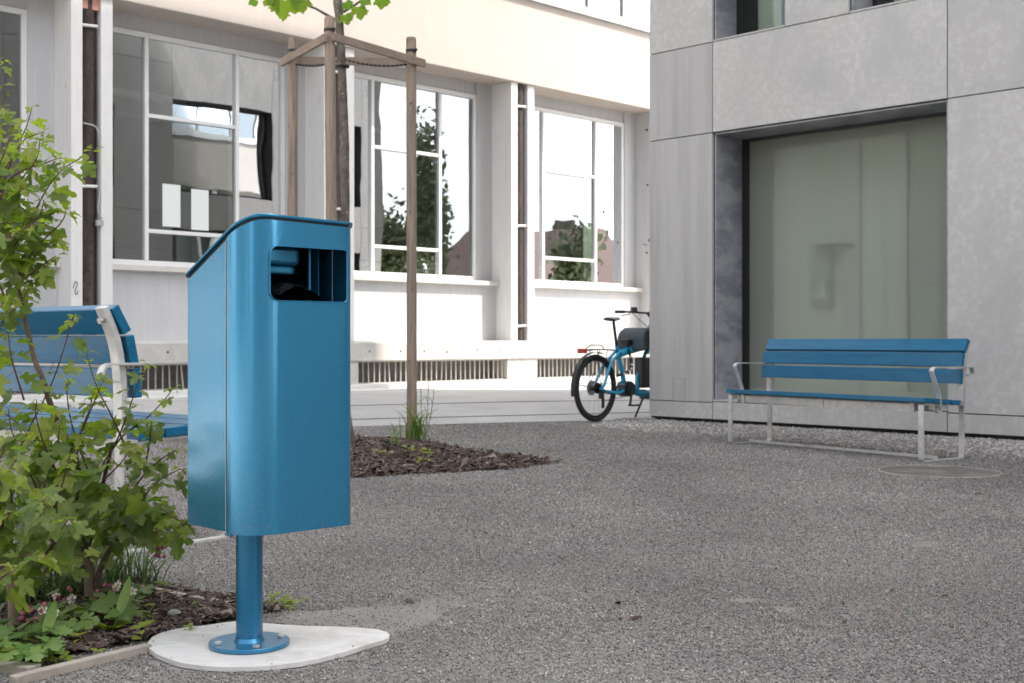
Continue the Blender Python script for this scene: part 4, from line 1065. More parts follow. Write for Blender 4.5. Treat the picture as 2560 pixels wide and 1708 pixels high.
# ---------------------------------------------------------------- field maple shrubs
def stem_curve(pts, n=10):
    """smooth polyline through points (Catmull-Rom)"""
    pts = [Vector(p) for p in pts]
    if len(pts) == 2: return [pts[0].lerp(pts[1], k / 4) for k in range(5)]
    q = [pts[0] * 2 - pts[1]] + pts + [pts[-1] * 2 - pts[-2]]
    out = []
    for i in range(1, len(q) - 2):
        for k in range(n):
            t = k / n
            out.append(0.5 * ((2 * q[i]) + (q[i + 1] - q[i - 1]) * t + (2 * q[i - 1] - 5 * q[i] + 4 * q[i + 1] - q[i + 2]) * t * t + (3 * q[i] - q[i - 1] - 3 * q[i + 1] + q[i + 2]) * t ** 3))
    out.append(pts[-1]); return out
def add_leaf(root, org, pos, az, pitch, size, kind, rs, n, roll=.35):
    tip = Vector((math.cos(az) * math.cos(pitch), math.sin(az) * math.cos(pitch), math.sin(pitch)))
    up = Vector((rs.gauss(0, roll), rs.gauss(-.25, roll), 1))
    M = orient(pos - org, tip, up, size)
    M = M @ Matrix.Translation((0, .5, -.03))
    inst('leaf', rs.choice(leaf_sets[kind]), root, M)
def shoot(root, org, px, Y0, Y1, rs, r0=.0035, size=.07, kinds=('leaf', 'leaf', 'leaf_young'), step=.055, start=.15, tip=True, mat='twig'):
    n = len(px)
    pts = stem_curve([P(x, y, Y0 + (Y1 - Y0) * i / (n - 1)) for i, (x, y) in enumerate(px)], 6)
    m = len(pts)
    MB().tube([q - org for q in pts], [r0 * (1 - .65 * i / (m - 1)) for i in range(m)], 6).obj('twig', M_[mat], root, smooth=True)
    d = 0; tot = sum((pts[i + 1] - pts[i]).length for i in range(m - 1)); nxt = tot * start; pair = rs.random() * 3
    cnt = 0
    for i in range(m - 1):
        seg = (pts[i + 1] - pts[i]).length
        while nxt < d + seg:
            q = pts[i].lerp(pts[i + 1], (nxt - d) / seg)
            fr_ = nxt / tot
            for s_ in (0, math.pi):
                if rs.random() < .12: continue
                sz = size * (.98 - .5 * fr_ ** 2) * rs.choice((rs.uniform(.45, .7), rs.uniform(.75, 1.15), rs.uniform(.75, 1.15)))
                add_leaf(root, org, q, pair + s_ + rs.gauss(0, .3), R(rs.uniform(-48, 12)), sz, rs.choice(kinds), rs, n); cnt += 1
            pair += math.pi / 2 + rs.gauss(0, .2)
            nxt += step * rs.uniform(.7, 1.3)
        d += seg
    if tip:
        for k in range(4):
            add_leaf(root, org, pts[-1], pair + k * math.pi / 2, R(rs.uniform(-50, 35)), size * rs.uniform(.22, .42), rs.choice(('leaf_tip', 'leaf_young', 'leaf_tip')), rs, n); cnt += 1
    return cnt

OA = P(225, 1508, 4.05); OA.z = 0
SA = thing('field_maple_shrub', 'tall leafy shrub with a leaning main stem beside the litter bin', 'shrub', OA)
OB = P(32, 1600, 3.62); OB.z = 0
SB = thing('field_maple_shrub', 'leafy shrub at the left edge with its bare trunk among the flowers', 'shrub', OB)
rs = random.Random(11)
def stem(root, org, px, Ys, rad, m='stem'):
    pts = stem_curve([P(x, y, Y) for (x, y), Y in zip(px, Ys)], 6); k = len(pts)
    MB().tube([q - org for q in pts], [rad[0] + (rad[1] - rad[0]) * (i / (k - 1)) ** .8 for i in range(k)], 10).obj('stem', M_[m], root, smooth=True)
# trunks
stem(SA, OA, [(226, 1522), (224, 1470), (222, 1425), (212, 1380)], [4.05, 4.05, 4.04, 4.02], (.019, .016), 'stem_base')
stem(SA, OA, [(212, 1385), (188, 1270), (195, 1180), (172, 1110), (134, 1033), (107, 949), (88, 903), (69, 826), (50, 740), (38, 697), (15, 601), (2, 521), (-20, 420), (-30, 300)], [4.02, 4.0, 3.95, 3.92, 3.9, 3.88, 3.88, 3.88, 3.88, 3.88, 3.88, 3.9, 3.9, 3.9], (.0135, .004))
stem(SA, OA, [(238, 1470), (258, 1405), (290, 1350), (330, 1290), (345, 1230)], [4.05, 4.03, 4.0, 3.95, 3.93], (.011, .006))
stem(SA, OA, [(214, 1420), (170, 1405), (120, 1330), (90, 1220)], [4.03, 3.98, 3.9, 3.85], (.009, .005))
stem(SA, OA, [(212, 1400), (240, 1290), (262, 1190), (281, 1110)], [4.03, 4.0, 3.97, 3.9], (.009, .005))
shoots = [
 ([(20, 640), (70, 560), (140, 440), (233, 377)], 3.9, 3.7, .085, 'Y'), ([(8, 640), (70, 560), (128, 523)], 3.88, 3.75, .085, 'Y'), ([(40, 710), (90, 640), (136, 601)], 3.88, 3.8, .08, 'Y'),
 ([(-20, 480), (20, 410), (38, 379), (67, 314), (80, 268)], 3.95, 3.85, .075, 'Y'), ([(-10, 560), (10, 470), (50, 430), (120, 405), (150, 395)], 3.9, 3.8, .075, 'Y'), ([(2, 560), (-30, 400), (-20, 300), (5, 265)], 3.9, 3.8, .08, 'Y'),
 ([(15, 640), (45, 585), (95, 545), (110, 500)], 3.85, 3.7, .075, 'Y'), ([(-40, 620), (-10, 500), (40, 480), (60, 470)], 3.8, 3.7, .08, 'Y'), ([(-60, 560), (-20, 330), (10, 250), (8, 215)], 4.0, 3.95, .07, 'Y'), ([(-70, 500), (-30, 230), (5, 150)], 4.0, 3.95, .06, 'Y'),
 ([(15, 560), (40, 470), (90, 400), (100, 350)], 3.85, 3.75, .08, 'Y'), ([(0, 480), (30, 400), (60, 350), (110, 330)], 3.9, 3.8, .075, 'Y'), ([(-30, 560), (-10, 440), (20, 360), (30, 310)], 3.8, 3.7, .08, 'Y'), ([(-30, 680), (0, 610), (60, 570), (90, 560)], 3.75, 3.65, .085, 'Y'), ([(40, 700), (90, 620), (150, 560), (165, 530)], 3.85, 3.75, .08, 'Y'),
 ([(30, 700), (70, 690), (110, 660), (140, 640)], 3.85, 3.75, .075, 'L'), ([(10, 740), (-20, 650), (20, 590), (40, 570)], 3.8, 3.7, .08, 'L'),
 ([(-30, 900), (10, 800), (50, 760), (70, 720)], 3.85, 3.75, .07, 'L'), ([(-40, 860), (-10, 780), (30, 740)], 3.8, 3.7, .08, 'L'), ([(60, 1000), (30, 900), (20, 830)], 3.8, 3.7, .08, 'L'),
 ([(50, 1120), (79, 1060), (135, 945), (176, 817), (186, 786)], 3.9, 3.75, .075, 'L'), ([(230, 1200), (197, 1118), (176, 1047), (168, 988), (168, 945)], 3.9, 3.7, .07, 'L'),
 ([(320, 1130), (281, 1044), (240, 962), (215, 880)], 3.9, 3.8, .07, 'L'), ([(240, 1190), (291, 1103), (317, 1039), (352, 937), (370, 909)], 3.95, 3.8, .075, 'L'),
 ([(270, 1140), (309, 1088), (363, 1049), (408, 1003), (434, 970)], 3.95, 3.8, .06, 'L'), ([(360, 1180), (372, 1118), (378, 1067), (380, 1050)], 3.9, 3.75, .07, 'L'),
 ([(-30, 990), (0, 1025), (48, 1062), (90, 1120)], 3.8, 3.8, .075, 'L'), ([(170, 1140), (207, 1072), (237, 1001), (258, 950)], 3.85, 3.7, .08, 'L'),
 ([(130, 1290), (150, 1230), (170, 1160), (178, 1130)], 3.7, 3.6, .085, 'L'), ([(110, 1220), (140, 1130), (150, 1060)], 3.85, 3.75, .085, 'L'),
 ([(300, 1290), (350, 1250), (400, 1200), (452, 1172)], 3.9, 3.7, .08, 'L'), ([(330, 1300), (390, 1270), (430, 1290), (462, 1310)], 3.9, 3.7, .08, 'L'), ([(310, 1260), (350, 1200), (400, 1150), (440, 1125)], 3.9, 3.75, .075, 'L'),
 ([(290, 1350), (340, 1330), (380, 1320), (410, 1330)], 3.95, 3.8, .085, 'L'), ([(200, 1260), (260, 1200), (300, 1160), (330, 1120)], 3.85, 3.7, .085, 'L'),
 ([(100, 1240), (60, 1150), (30, 1080), (20, 1020)], 3.8, 3.7, .085, 'L'), ([(150, 1200), (110, 1110), (90, 1040), (92, 1000)], 3.8, 3.65, .085, 'L'), ([(190, 1170), (200, 1090), (225, 1020), (230, 990)], 3.95, 3.9, .08, 'L'),
]
for px, Ya, Yb, s_, kd in shoots:
    shoot(SA, OA, px, Ya, Yb, rs, size=s_, kinds=('leaf', 'leaf_young', 'leaf_young') if kd == 'Y' else ('leaf', 'leaf', 'leaf', 'leaf_young'), step=.050 if kd == 'L' else .046)
def mass(root, org, blobs, rs, kinds, sizes, Yr):
    for cx, cy, rx, ry, n in blobs:
        for i in range(n):
            a = rs.uniform(0, 6.28); rr = math.sqrt(rs.random())
            q = P(cx + rx * rr * math.cos(a), cy + ry * rr * math.sin(a), rs.uniform(*Yr))
            add_leaf(root, org, q, rs.uniform(-2.9, -.2) if rs.random() < .75 else rs.uniform(0, 6.28), R(rs.uniform(-75, -8)), rs.uniform(*sizes), rs.choice(kinds), rs, n, .3)
L3 = ('leaf', 'leaf', 'leaf', 'leaf', 'leaf_young')
mass(SA, OA, [(225, 1235, 130, 85, 48), (345, 1255, 80, 60, 20), (180, 1330, 90, 40, 14), (290, 1170, 90, 50, 5), (400, 1260, 50, 60, 6), (130, 1130, 110, 60, 12), (30, 560, 50, 90, 14), (30, 760, 40, 70, 5)], rs, L3, (.048, .092), (3.7, 4.15))
mass(SA, OA, [(200, 1250, 150, 90, 46)], rs, ('leaf',), (.05, .07), (4.1, 4.35))
# second shrub
stem(SB, OB, [(34, 1612), (34, 1560), (33, 1500), (24, 1440)], [3.62, 3.62, 3.61, 3.6], (.0175, .015), 'stem_base')
stem(SB, OB, [(24, 1445), (0, 1330), (5, 1240), (-20, 1170), (-60, 1090)], [3.6, 3.58, 3.55, 3.5, 3.5], (.012, .006))
stem(SB, OB, [(48, 1530), (68, 1465), (105, 1405), (140, 1350)], [3.62, 3.6, 3.57, 3.52], (.010, .006))
for px, Ya, Yb, s_ in [([(0, 1330), (30, 1260), (20, 1190), (40, 1150)], 3.55, 3.4, .08), ([(60, 1440), (110, 1390), (150, 1330), (170, 1300)], 3.6, 3.4, .085), ([(20, 1400), (60, 1350), (100, 1290), (110, 1250)], 3.5, 3.35, .085), ([(0, 1420), (40, 1400), (80, 1385), (120, 1390)], 3.5, 3.3, .085), ([(-20, 1380), (-10, 1320), (30, 1280)], 3.5, 3.4, .085), ([(110, 1430), (140, 1400), (180, 1385), (215, 1395)], 3.7, 3.5, .08), ([(0, 1260), (-10, 1180), (10, 1120), (5, 1090)], 3.5, 3.4, .085), ([(-20, 1480), (10, 1440), (40, 1425)], 3.4, 3.3, .08)]:
    shoot(SB, OB, px, Ya, Yb, rs, size=s_, kinds=('leaf', 'leaf', 'leaf_young'))
mass(SB, OB, [(40, 1210, 80, 80, 20), (20, 1310, 60, 60, 10), (90, 1300, 80, 50, 8), (20, 1080, 60, 60, 5)], rs, L3, (.055, .085), (3.4, 3.75))

# ---------------------------------------------------------------- planting bed
def bedz(x, y): return .012 + .012 * noise.noise(Vector((x * 4, y * 4, 0)))
bm = bmesh.new()
NU, NV = 34, 90
g = []
A_, B_, C_, D__ = [Vector((x, y, 0)) for x, y in BED]
for j in range(NV + 1):
    for i in range(NU + 1):
        q = A_.lerp(B_, i / NU).lerp(D__.lerp(C_, i / NU), j / NV)
        g.append(bm.verts.new((q.x, q.y, bedz(q.x, q.y))))
for j in range(NV):
    for i in range(NU): bm.faces.new((g[j * (NU + 1) + i], g[j * (NU + 1) + i + 1], g[(j + 1) * (NU + 1) + i + 1], g[(j + 1) * (NU + 1) + i]))
me = bpy.data.meshes.new('soil'); bm.to_mesh(me); bm.free(); me.materials.append(M_['soil'])
inst('planting_bed', me, None, kind='structure')
# tree pit mound
mc = Vector((sum(p.x for p in MOUND) / len(MOUND), sum(p.y for p in MOUND) / len(MOUND)))
def mz(x, y):
    # height from relative distance to the outline
    d = Vector((x, y)) - mc; best = 1e9
    a = math.atan2(d.y, d.x)
    for i in range(len(MOUND)):
        p, q = MOUND[i] - mc, MOUND[(i + 1) % len(MOUND)] - mc
        den = d.x * (q.y - p.y) - d.y * (q.x - p.x)
        if abs(den) < 1e-9: continue
        t = (p.x * (q.y - p.y) - p.y * (q.x - p.x)) / den
        u = (p.x * d.y - p.y * d.x) / den
        if t > 0 and 0 <= u <= 1: best = min(best, t)
    k = min(1, 1 / best) if best < 1e9 else 0
    return .052 * (1 - k ** 2) ** 1.0, (1 / best if best < 1e9 else 9)
bm = bmesh.new(); cv = bm.verts.new((mc.x, mc.y, .06)); prev = [cv]
rings = 8; nm = 64
allr = []
for r_ in range(1, rings + 1):
    row = []
    for k in range(nm):
        f = k / nm * len(MOUND); i = int(f); e_ = MOUND[i].lerp(MOUND[(i + 1) % len(MOUND)], f - i)
        q = mc.lerp(e_, r_ / rings); h = .052 * (1 - (r_ / rings) ** 2)
        row.append(bm.verts.new((q.x, q.y, h + .01 * noise.noise(Vector((q.x * 3, q.y * 3, 2))) * (1 - r_ / rings) + (.001 if r_ == rings else 0.003))))
    allr.append(row)
for k in range(nm): bm.faces.new((cv, allr[0][k], allr[0][(k + 1) % nm]))
for r_ in range(rings - 1):
    for k in range(nm): bm.faces.new((allr[r_][k], allr[r_ + 1][k], allr[r_ + 1][(k + 1) % nm], allr[r_][(k + 1) % nm]))
bmesh.ops.recalc_face_normals(bm, faces=bm.faces)
me = bpy.data.meshes.new('mound'); bm.to_mesh(me); bm.free(); me.materials.append(M_['soil'])
inst('mulch_mound', me, None, kind='structure')
def chips(name, pts, smin, smax, rs, label=None):
    V = []; Fc = []
    for (x, y, z) in pts:
        L_ = rs.uniform(smin, smax) * (2.2 if rs.random() < .06 else 1); W0 = L_ * rs.uniform(.22, .55); T0 = L_ * rs.uniform(.07, .16)
        M = Matrix.Translation((x, y, z)) @ Matrix.Rotation(rs.uniform(0, 6.28), 4, 'Z') @ Matrix.Rotation(rs.gauss(0, .33), 4, 'Y') @ Matrix.Rotation(rs.gauss(0, .4), 4, 'X')
        o_ = len(V)
        t1, t2 = rs.uniform(.3, 1), rs.uniform(.3, 1)
        for (a, b_, c) in ((-.5, -.5 * t1, 0), (.5, -.5 * t2, 0), (.5, .5, 0), (-.45, .4, 0), (-.3, 0, 1), (.35, .05, 1)):
            V.append(tuple(M @ Vector((a * L_, b_ * W0, c * T0))))
        Fc += [tuple(i + o_ for i in f) for f in ((3, 2, 1, 0), (0, 1, 5, 4), (2, 3, 4, 5), (1, 2, 5), (3, 0, 4))]
    me = bpy.data.meshes.new(name); me.from_pydata(V, [], Fc); me.materials.append(M_['chips'])
    return inst(name, me, None, kind='stuff')
rs = random.Random(3)
pts = []
while len(pts) < 9500:
    u, w = rs.random(), rs.random() ** 1.5
    q = A_.lerp(B_, u).lerp(D__.lerp(C_, u), w * .62)
    if inside((q.x, q.y), PLATE): continue
    pts.append((q.x, q.y, bedz(q.x, q.y) + rs.uniform(0, .012)))
chips('bark_mulch', pts, .012, .036, rs)
pts = []
xs_ = [p.x for p in MOUND]; ys_ = [p.y for p in MOUND]
while len(pts) < 15000:
    x, y = rs.uniform(min(xs_) - .1, max(xs_) + .25), rs.uniform(min(ys_) - .1, max(ys_) + .1)
    ins = inside((x, y), MOUND)
    h, k = mz(x, y)
    if not ins and (k > 1.06 or rs.random() > .2): continue
    pts.append((x, y, (h if ins else 0) + .004 + rs.uniform(0, .018)))
chips('bark_mulch', pts, .018, .050, rs)
# chips and crumbs strewn on the gravel
pts = []
for k in range(130):
    q = G(rs.uniform(560, 2540), rs.uniform(1180, 1640))
    if inside((q.x, q.y), PLATE) or inside((q.x, q.y), BED): continue
    pts.append((q.x, q.y, .007))
chips('strewn_chips', pts, .010, .024, rs)
# edging strips
def edging(name, label, a, c, w=.030, z0=0.0, z1=.024):
    a = Vector(a); c = Vector(c)
    o = MB().strap([Vector((a.x, a.y, (z0 + z1) / 2)), Vector((c.x, c.y, (z0 + z1) / 2))], Vector((-(c - a).y, (c - a).x, 0)).normalized() * w, z1 - z0).obj(name, M_['timber_edge'], None, bevel=.003)
    o['label'] = label; o['category'] = 'edging'; o['group'] = 'edging strips round the planting bed'
    return o
dA = (B_ - A_).normalized(); dL = (D__ - A_).normalized()
edging('bed_edging', 'pale timber edging strip at the front of the planting bed reaching the steel plate', G(30, 1684, .03), G(372, 1603, .03))
edging('bed_edging', 'short timber edging piece in the lower left corner of the picture', G(88, 1658, .03), G(-240, 1622, .03), w=.045)
edging('bed_edging', 'timber edging strip behind the litter bin post along the gravel', G(620, 1510, .03), G(340, 1457, .03), w=.028)
edging('bed_edging', 'timber edging strip hidden behind the shrubs along the gravel', G(328, 1456, .03), G(-500, 1330, .03), w=.028)

# river stone and tiny things on the mulch
bm = bmesh.new(); bmesh.ops.create_icosphere(bm, subdivisions=3, radius=1)
for v in bm.verts:
    v.co *= 1 + .06 * noise.noise(v.co * 1.5); v.co = Vector((v.co.x * .021, v.co.y * .016, v.co.z * .013))
me = bpy.data.meshes.new('stone'); bm.to_mesh(me); bm.free(); me.materials.append(M_['stone']); me.polygons.foreach_set('use_smooth', [True] * len(me.polygons))
o = inst('stone', me, None, Matrix.Translation(G(436, 1540, .02) + Vector((0, 0, .008))))
o['label'] = 'smooth grey oval stone on the dark bark mulch beside the bin'; o['category'] = 'stone'

# drain cover by the right bench
o = MB().disc(COVER, COVER_R, -.02, .006, 64).obj('drain_cover', M_['asphalt'], None)
o['label'] = 'round dark ground cover with pale rim before the right bench'; o['category'] = 'manhole cover'
MB().ring((COVER[0], COVER[1], .004), COVER_R + .003, .0045, 'z', 72, 6, .8).obj('rim', M_['sand'], o)
o.data.materials[0] = mat('dusty_cover', (0.12, 0.11, 0.10), 0.9, layers=[(5, (0.2, .19, .175), .45, .65)], bump=(60, .5, .004))
o.children[0].data.materials[0] = mat('cover_rim', (0.50, 0.42, 0.36), 0.8, layers=[(4, (0.25, 0.22, 0.2), .5, .7)])

# ---------------------------------------------------------------- low plants in the bed
cran_leaves = [leaf_mesh('cranesbill_leaf', CRAN, M_['leaf_low'], fold=.2, droop=.3, seed=60 + k, petiole=1.1, wob=.04) for k in range(5)]
oval_leaves = [leaf_mesh('seedling_leaf', OVAL, M_['leaf_young'], fold=.3, droop=.3, seed=70 + k, petiole=.2) for k in range(3)]
petal = leaf_mesh('petal', [(.08, .05), (.28, .35), (.40, .65), (.36, .88), (.16, 1.0)], M_['petal'], fold=.1, droop=.2, seed=1, petiole=0, wob=.01)
rs = random.Random(21)
def flower(root, org, q, face, size=.014):
    """five petals facing direction face"""
    f = Vector(face).normalized(); a = f.orthogonal().normalized(); b_ = f.cross(a)
    fo = MB().tube([q - org - f * .003, q - org + f * .004], .0025, 6).obj('flower', M_['anther'], root)
    for k in range(5):
        t = 2 * math.pi * k / 5 + .3
        d = a * math.cos(t) + b_ * math.sin(t)
        inst('petal', petal, fo, orient(q - org + d * .001, d + f * .15, f, size))
def budlet(root, org, q, s_=.0065):
    bm = bmesh.new(); bmesh.ops.create_icosphere(bm, subdivisions=2, radius=1)
    for v in bm.verts: v.co = Vector((v.co.x * s_, v.co.y * s_, v.co.z * s_ * (1.25 if v.co.z > 0 else 1)))
    me = bpy.data.meshes.new('bud'); bm.to_mesh(me); bm.free(); me.materials.append(M_['bud']); me.polygons.foreach_set('use_smooth', [True] * len(me.polygons))
    inst('bud', me, root, Matrix.Translation(q - org))
def cranesbill(px, py, n, spread, label, hmax=.10, flowers=()):
    o_ = G(px, py, .02); o_.z = 0
    root = thing('cranesbill_plant', label, 'plant', o_, 0, 'cranesbill plants flowering in the bed')
    for k in range(n):
        a = rs.uniform(0, 6.28); rr = spread * math.sqrt(rs.random())
        q = o_ + Vector((rr * math.cos(a), rr * math.sin(a), rs.uniform(.03, hmax)))
        M = orient(q - o_, Vector((math.cos(a), math.sin(a), rs.uniform(-.3, .15))), Vector((rs.gauss(0, .25), rs.gauss(-.3, .25), 1)), rs.uniform(.030, .048))
        inst('leaf', rs.choice(cran_leaves), root, M)
    return root, o_
fl_px = [(536, 0)]
root, o_ = cranesbill(205, 1560, 34, .13, 'cranesbill with white flowers and pink buds around the taller shrub trunk', .10)
for (x, y, s_) in ((179, 1498, .0155), (140, 1490, .012), (290, 1468, .013), (331, 1478, .014), (296, 1462, .012)):
    q = P(x, y, 3.85 + rs.uniform(-.05, .05)); flower(root, o_, q, (rs.gauss(0, .3), -1, .45 + rs.gauss(0, .2)), s_)
    MB().tube([q - o_, (q - o_) * .6 + Vector((0, .02, .0)), Vector((rs.uniform(-.02, .02), 0, .01))], .0012, 4).obj('flower_stalk', M_['bud'], root)
for (x, y) in ((266, 1462), (275, 1466), (245, 1476), (250, 1492), (262, 1496), (283, 1494), (300, 1453), (320, 1460), (170, 1472), (178, 1474), (146, 1493), (160, 1500), (241, 1491), (292, 1475), (396, 1370), (404, 1368), (398, 1390), (410, 1392), (390, 1388)):
    budlet(root, o_, P(x + rs.uniform(-3, 3), y + rs.uniform(-3, 3), 3.85))
for pth in ([(262, 1496), (250, 1530), (235, 1545)], [(283, 1494), (262, 1510), (230, 1550)], [(300, 1455), (290, 1500), (240, 1560)], [(402, 1392), (370, 1440), (345, 1480), (335, 1520)], [(175, 1476), (190, 1520), (205, 1560)], [(247, 1478), (240, 1520), (225, 1560)]):
    MB().tube([P(x, y, 3.86) - o_ for x, y in pth], .0016, 4).obj('flower_stalk', M_['leaf_tip'], root)
root, o_ = cranesbill(70, 1630, 30, .12, 'cranesbill with pink buds at the foot of the left edge shrub', .09)
for (x, y, s_) in ((107, 1525, .013), (138, 1532, .013), (124, 1550, .012)):
    q = P(x, y, 3.5); flower(root, o_, q, (rs.gauss(0, .3), -1, .45), s_)
for (x, y) in ((72, 1520), (78, 1524), (60, 1535), (55, 1548), (68, 1552), (92, 1548), (113, 1510), (104, 1530)):
    budlet(root, o_, P(x + rs.uniform(-3, 3), y + rs.uniform(-3, 3), 3.5))
for pth in ([(92, 1550), (80, 1570), (60, 1590)], [(68, 1554), (60, 1580), (45, 1605)], [(113, 1512), (105, 1560), (85, 1610)]):
    MB().tube([P(x, y, 3.5) - o_ for x, y in pth], .0016, 4).obj('flower_stalk', M_['leaf_tip'], root)
cranesbill(150, 1590, 26, .10, 'cranesbill leaves spreading between the two plantain blades', .07)
cranesbill(255, 1540, 22, .10, 'cranesbill leaves right behind the larger plantain blade', .06)
cranesbill(20, 1650, 20, .09, 'cranesbill leaves spilling over the lower left edging', .06)
cranesbill(350, 1490, 14, .07, 'small yellowing cranesbill at the mulch beside the shrub', .06)
# carex / grass clumps behind the flowers
def blade_mesh(name, L_, w, bend, m, seed=0):
    b_ = MB(); n = 7; vs = []
    for k in range(n):
        t = k / (n - 1); a = bend * t
        y = L_ * math.sin(a) / max(bend, .01) if bend else 0; z = L_ * (1 - (1 - math.cos(a))) * t
        z = L_ * (t - .5 * bend * t * t * .9); y = L_ * bend * t * t * .62
        ww = w * (1 - t ** 2.2) + .0003
        vs += [(-ww, y, z), (0, y - ww * .3, z), (ww, y, z)]
    fs = []
    for k in range(n - 1):
        fs += [(k * 3, k * 3 + 1, k * 3 + 4, k * 3 + 3), (k * 3 + 1, k * 3 + 2, k * 3 + 5, k * 3 + 4)]
    return b_.add(vs, fs).mesh(name, m, 'all')
blades = [blade_mesh('blade', .20 + .03 * k, .0028, .6 + .28 * k, M_['grass']) for k in range(4)]
def grass_clump(px, py, n, spread, label, size=(.7, 1.2), bl=None, Y=None, z=.01):
    o_ = G(px, py, .02); o_.z = 0
    root = thing('sedge_clump', label, 'grass clump', o_, 0, 'sedge clumps under the shrubs')
    for k in range(n):
        a = rs.uniform(0, 6.28); q = Vector((rs.gauss(0, spread), rs.gauss(0, spread), z)); s_ = rs.uniform(*size)
        inst('blade', rs.choice(bl or blades), root, Matrix.Translation(q) @ Matrix.Rotation(a, 4, 'Z') @ Matrix.Rotation(rs.uniform(-.5, .1), 4, 'X') @ Matrix.Diagonal((s_, s_, s_, 1)))
grass_clump(175, 1480, 85, .05, 'dark sedge clump left of the taller shrub trunk')
grass_clump(290, 1460, 85, .05, 'dark sedge clump right of the taller shrub trunk arching over the gravel', (.8, 1.35))
grass_clump(60, 1500, 70, .05, 'dark sedge clump near the left edge of the bed')
grass_clump(370, 1450, 26, .02, 'sparse sedge at the rear edge of the bed', (.6, 1.2))
# ribwort leaves
def ribwort(px, py, top, Y, label):
    o_ = P(px, py, Y); o_.z = 0
    root = thing('plantain_plant', label, 'plant', o_, 0, 'plantains in the bed')
    t = P(top[0], top[1], Y - .02) - o_; bse = Vector((0, 0, .015))
    bm = bmesh.new(); n = 16; rows = []
    L_ = (t - bse).length; d = (t - bse).normalized(); side = Vector((1, .25, 0)).normalized(); side = (side - d * side.dot(d)).normalized(); nn = d.cross(side)
    for i in range(n + 1):
        u = i / n
        w = .0018 + .0130 * (math.sin(math.pi * min(1, max(0, (u - .16) / .84)) ** .85) if u > .16 else 0)
        c = bse + d * L_ * u + nn * .02 * math.sin(u * 3.1) + side * .012 * math.sin(u * 2)
        row = []
        for j in range(9):
            s_ = (j - 4) / 4
            row.append(bm.verts.new(c + side * w * s_ + nn * (.004 * abs(s_) + (.0016 if j % 2 else 0) + .0012 * math.sin(u * 60 + j) * abs(s_))))
        rows.append(row)
    for i in range(n):
        for j in range(8): bm.faces.new((rows[i][j], rows[i][j + 1], rows[i + 1][j + 1], rows[i + 1][j]))
    for f in bm.faces: f.smooth = True
    me = bpy.data.meshes.new('leaf'); bm.to_mesh(me); bm.free(); me.materials.append(M_['leaf_plantain'])
    inst('leaf', me, root)
    for k in range(5):
        a = rs.uniform(-3, .3)
        inst('leaf', rs.choice(oval_leaves), root, orient(Vector((rs.gauss(0, .01), rs.gauss(0, .01), .02)), Vector((math.cos(a), math.sin(a), rs.uniform(.2, .9))), Vector((0, -.4, 1)), rs.uniform(.04, .07)))
ribwort(282, 1608, (314, 1440), 3.62, 'long ribbed upright plantain leaf standing in front of the taller shrub')
ribwort(98, 1640, (126, 1500), 3.42, 'long ribbed upright plantain leaf near the left lower corner')
# seedlings: label by place
def seedling(px, py, h, n, size, label, name='seedling', z0=.01):
    o_ = G(px, py, .015); o_.z = 0
    root = thing(name, label, 'seedling', o_)
    st = MB().tube([(0, 0, z0), (rs.gauss(0, .004), 0, h * .6), (rs.gauss(0, .006), 0, h)], .0011, 4).obj('stem', M_['leaf_tip'], root)
    for k in range(n):
        a = 2 * math.pi * k / n + rs.random(); zz = h * (1 if k < 3 else rs.uniform(.3, 1))
        inst('leaf', rs.choice(oval_leaves), root, orient(Vector((0, 0, zz)), Vector((math.cos(a), math.sin(a), rs.uniform(-.2, .5))), Vector((rs.gauss(0, .2), -.3, 1)), size * rs.uniform(.7, 1.2)))
seedling(492, 1530, .045, 4, .018, 'tiny two leaved seedling nearest the bin post on the mulch')
seedling(472, 1575, .025, 5, .026, 'bright low seedling just left of the steel plate')
seedling(378, 1560, .07, 6, .026, 'slender upright seedling left of the grey stone')
seedling(366, 1560, .05, 7, .022, 'bushy little seedling close beside the slender one')
seedling(352, 1600, .05, 5, .045, 'seedling with long oval leaves above the front edging')
seedling(197, 1622, .05, 5, .024, 'seedling with thin red stem behind the front edging')
seedling(165, 1645, .02, 6, .032, 'flat seedling rosette against the front edging')
seedling(110, 1650, .02, 6, .040, 'seedling with round leaves at the lower left edging corner')
seedling(245, 1632, .018, 5, .026, 'small flat seedling beside the foot of the larger plantain')
seedling(25, 1655, .045, 6, .042, 'round leaved seedling at the far lower left')
wd = thing('corner_weed', 'low green weed at the bed corner just right of the bin post', 'weed', G(672, 1522, 0))
for k in range(46):
    u = rs.random(); q = Vector((rs.gauss(0, .012) + u * .10, rs.gauss(0, .02), .008 + rs.random() * (.05 - .02 * u)))
    a = rs.uniform(0, 6.28)
    inst('leaf', rs.choice(oval_leaves), wd, orient(q, Vector((math.cos(a), math.sin(a), rs.uniform(-.2, .6))), Vector((0, -.5, 1)), rs.uniform(.014, .026)))
for k in range(6): MB().tube([(0, 0, .0), (.03 + .012 * k, rs.gauss(0, .01), .03)], .001, 4).obj('stem', M_['leaf_tip'], wd)
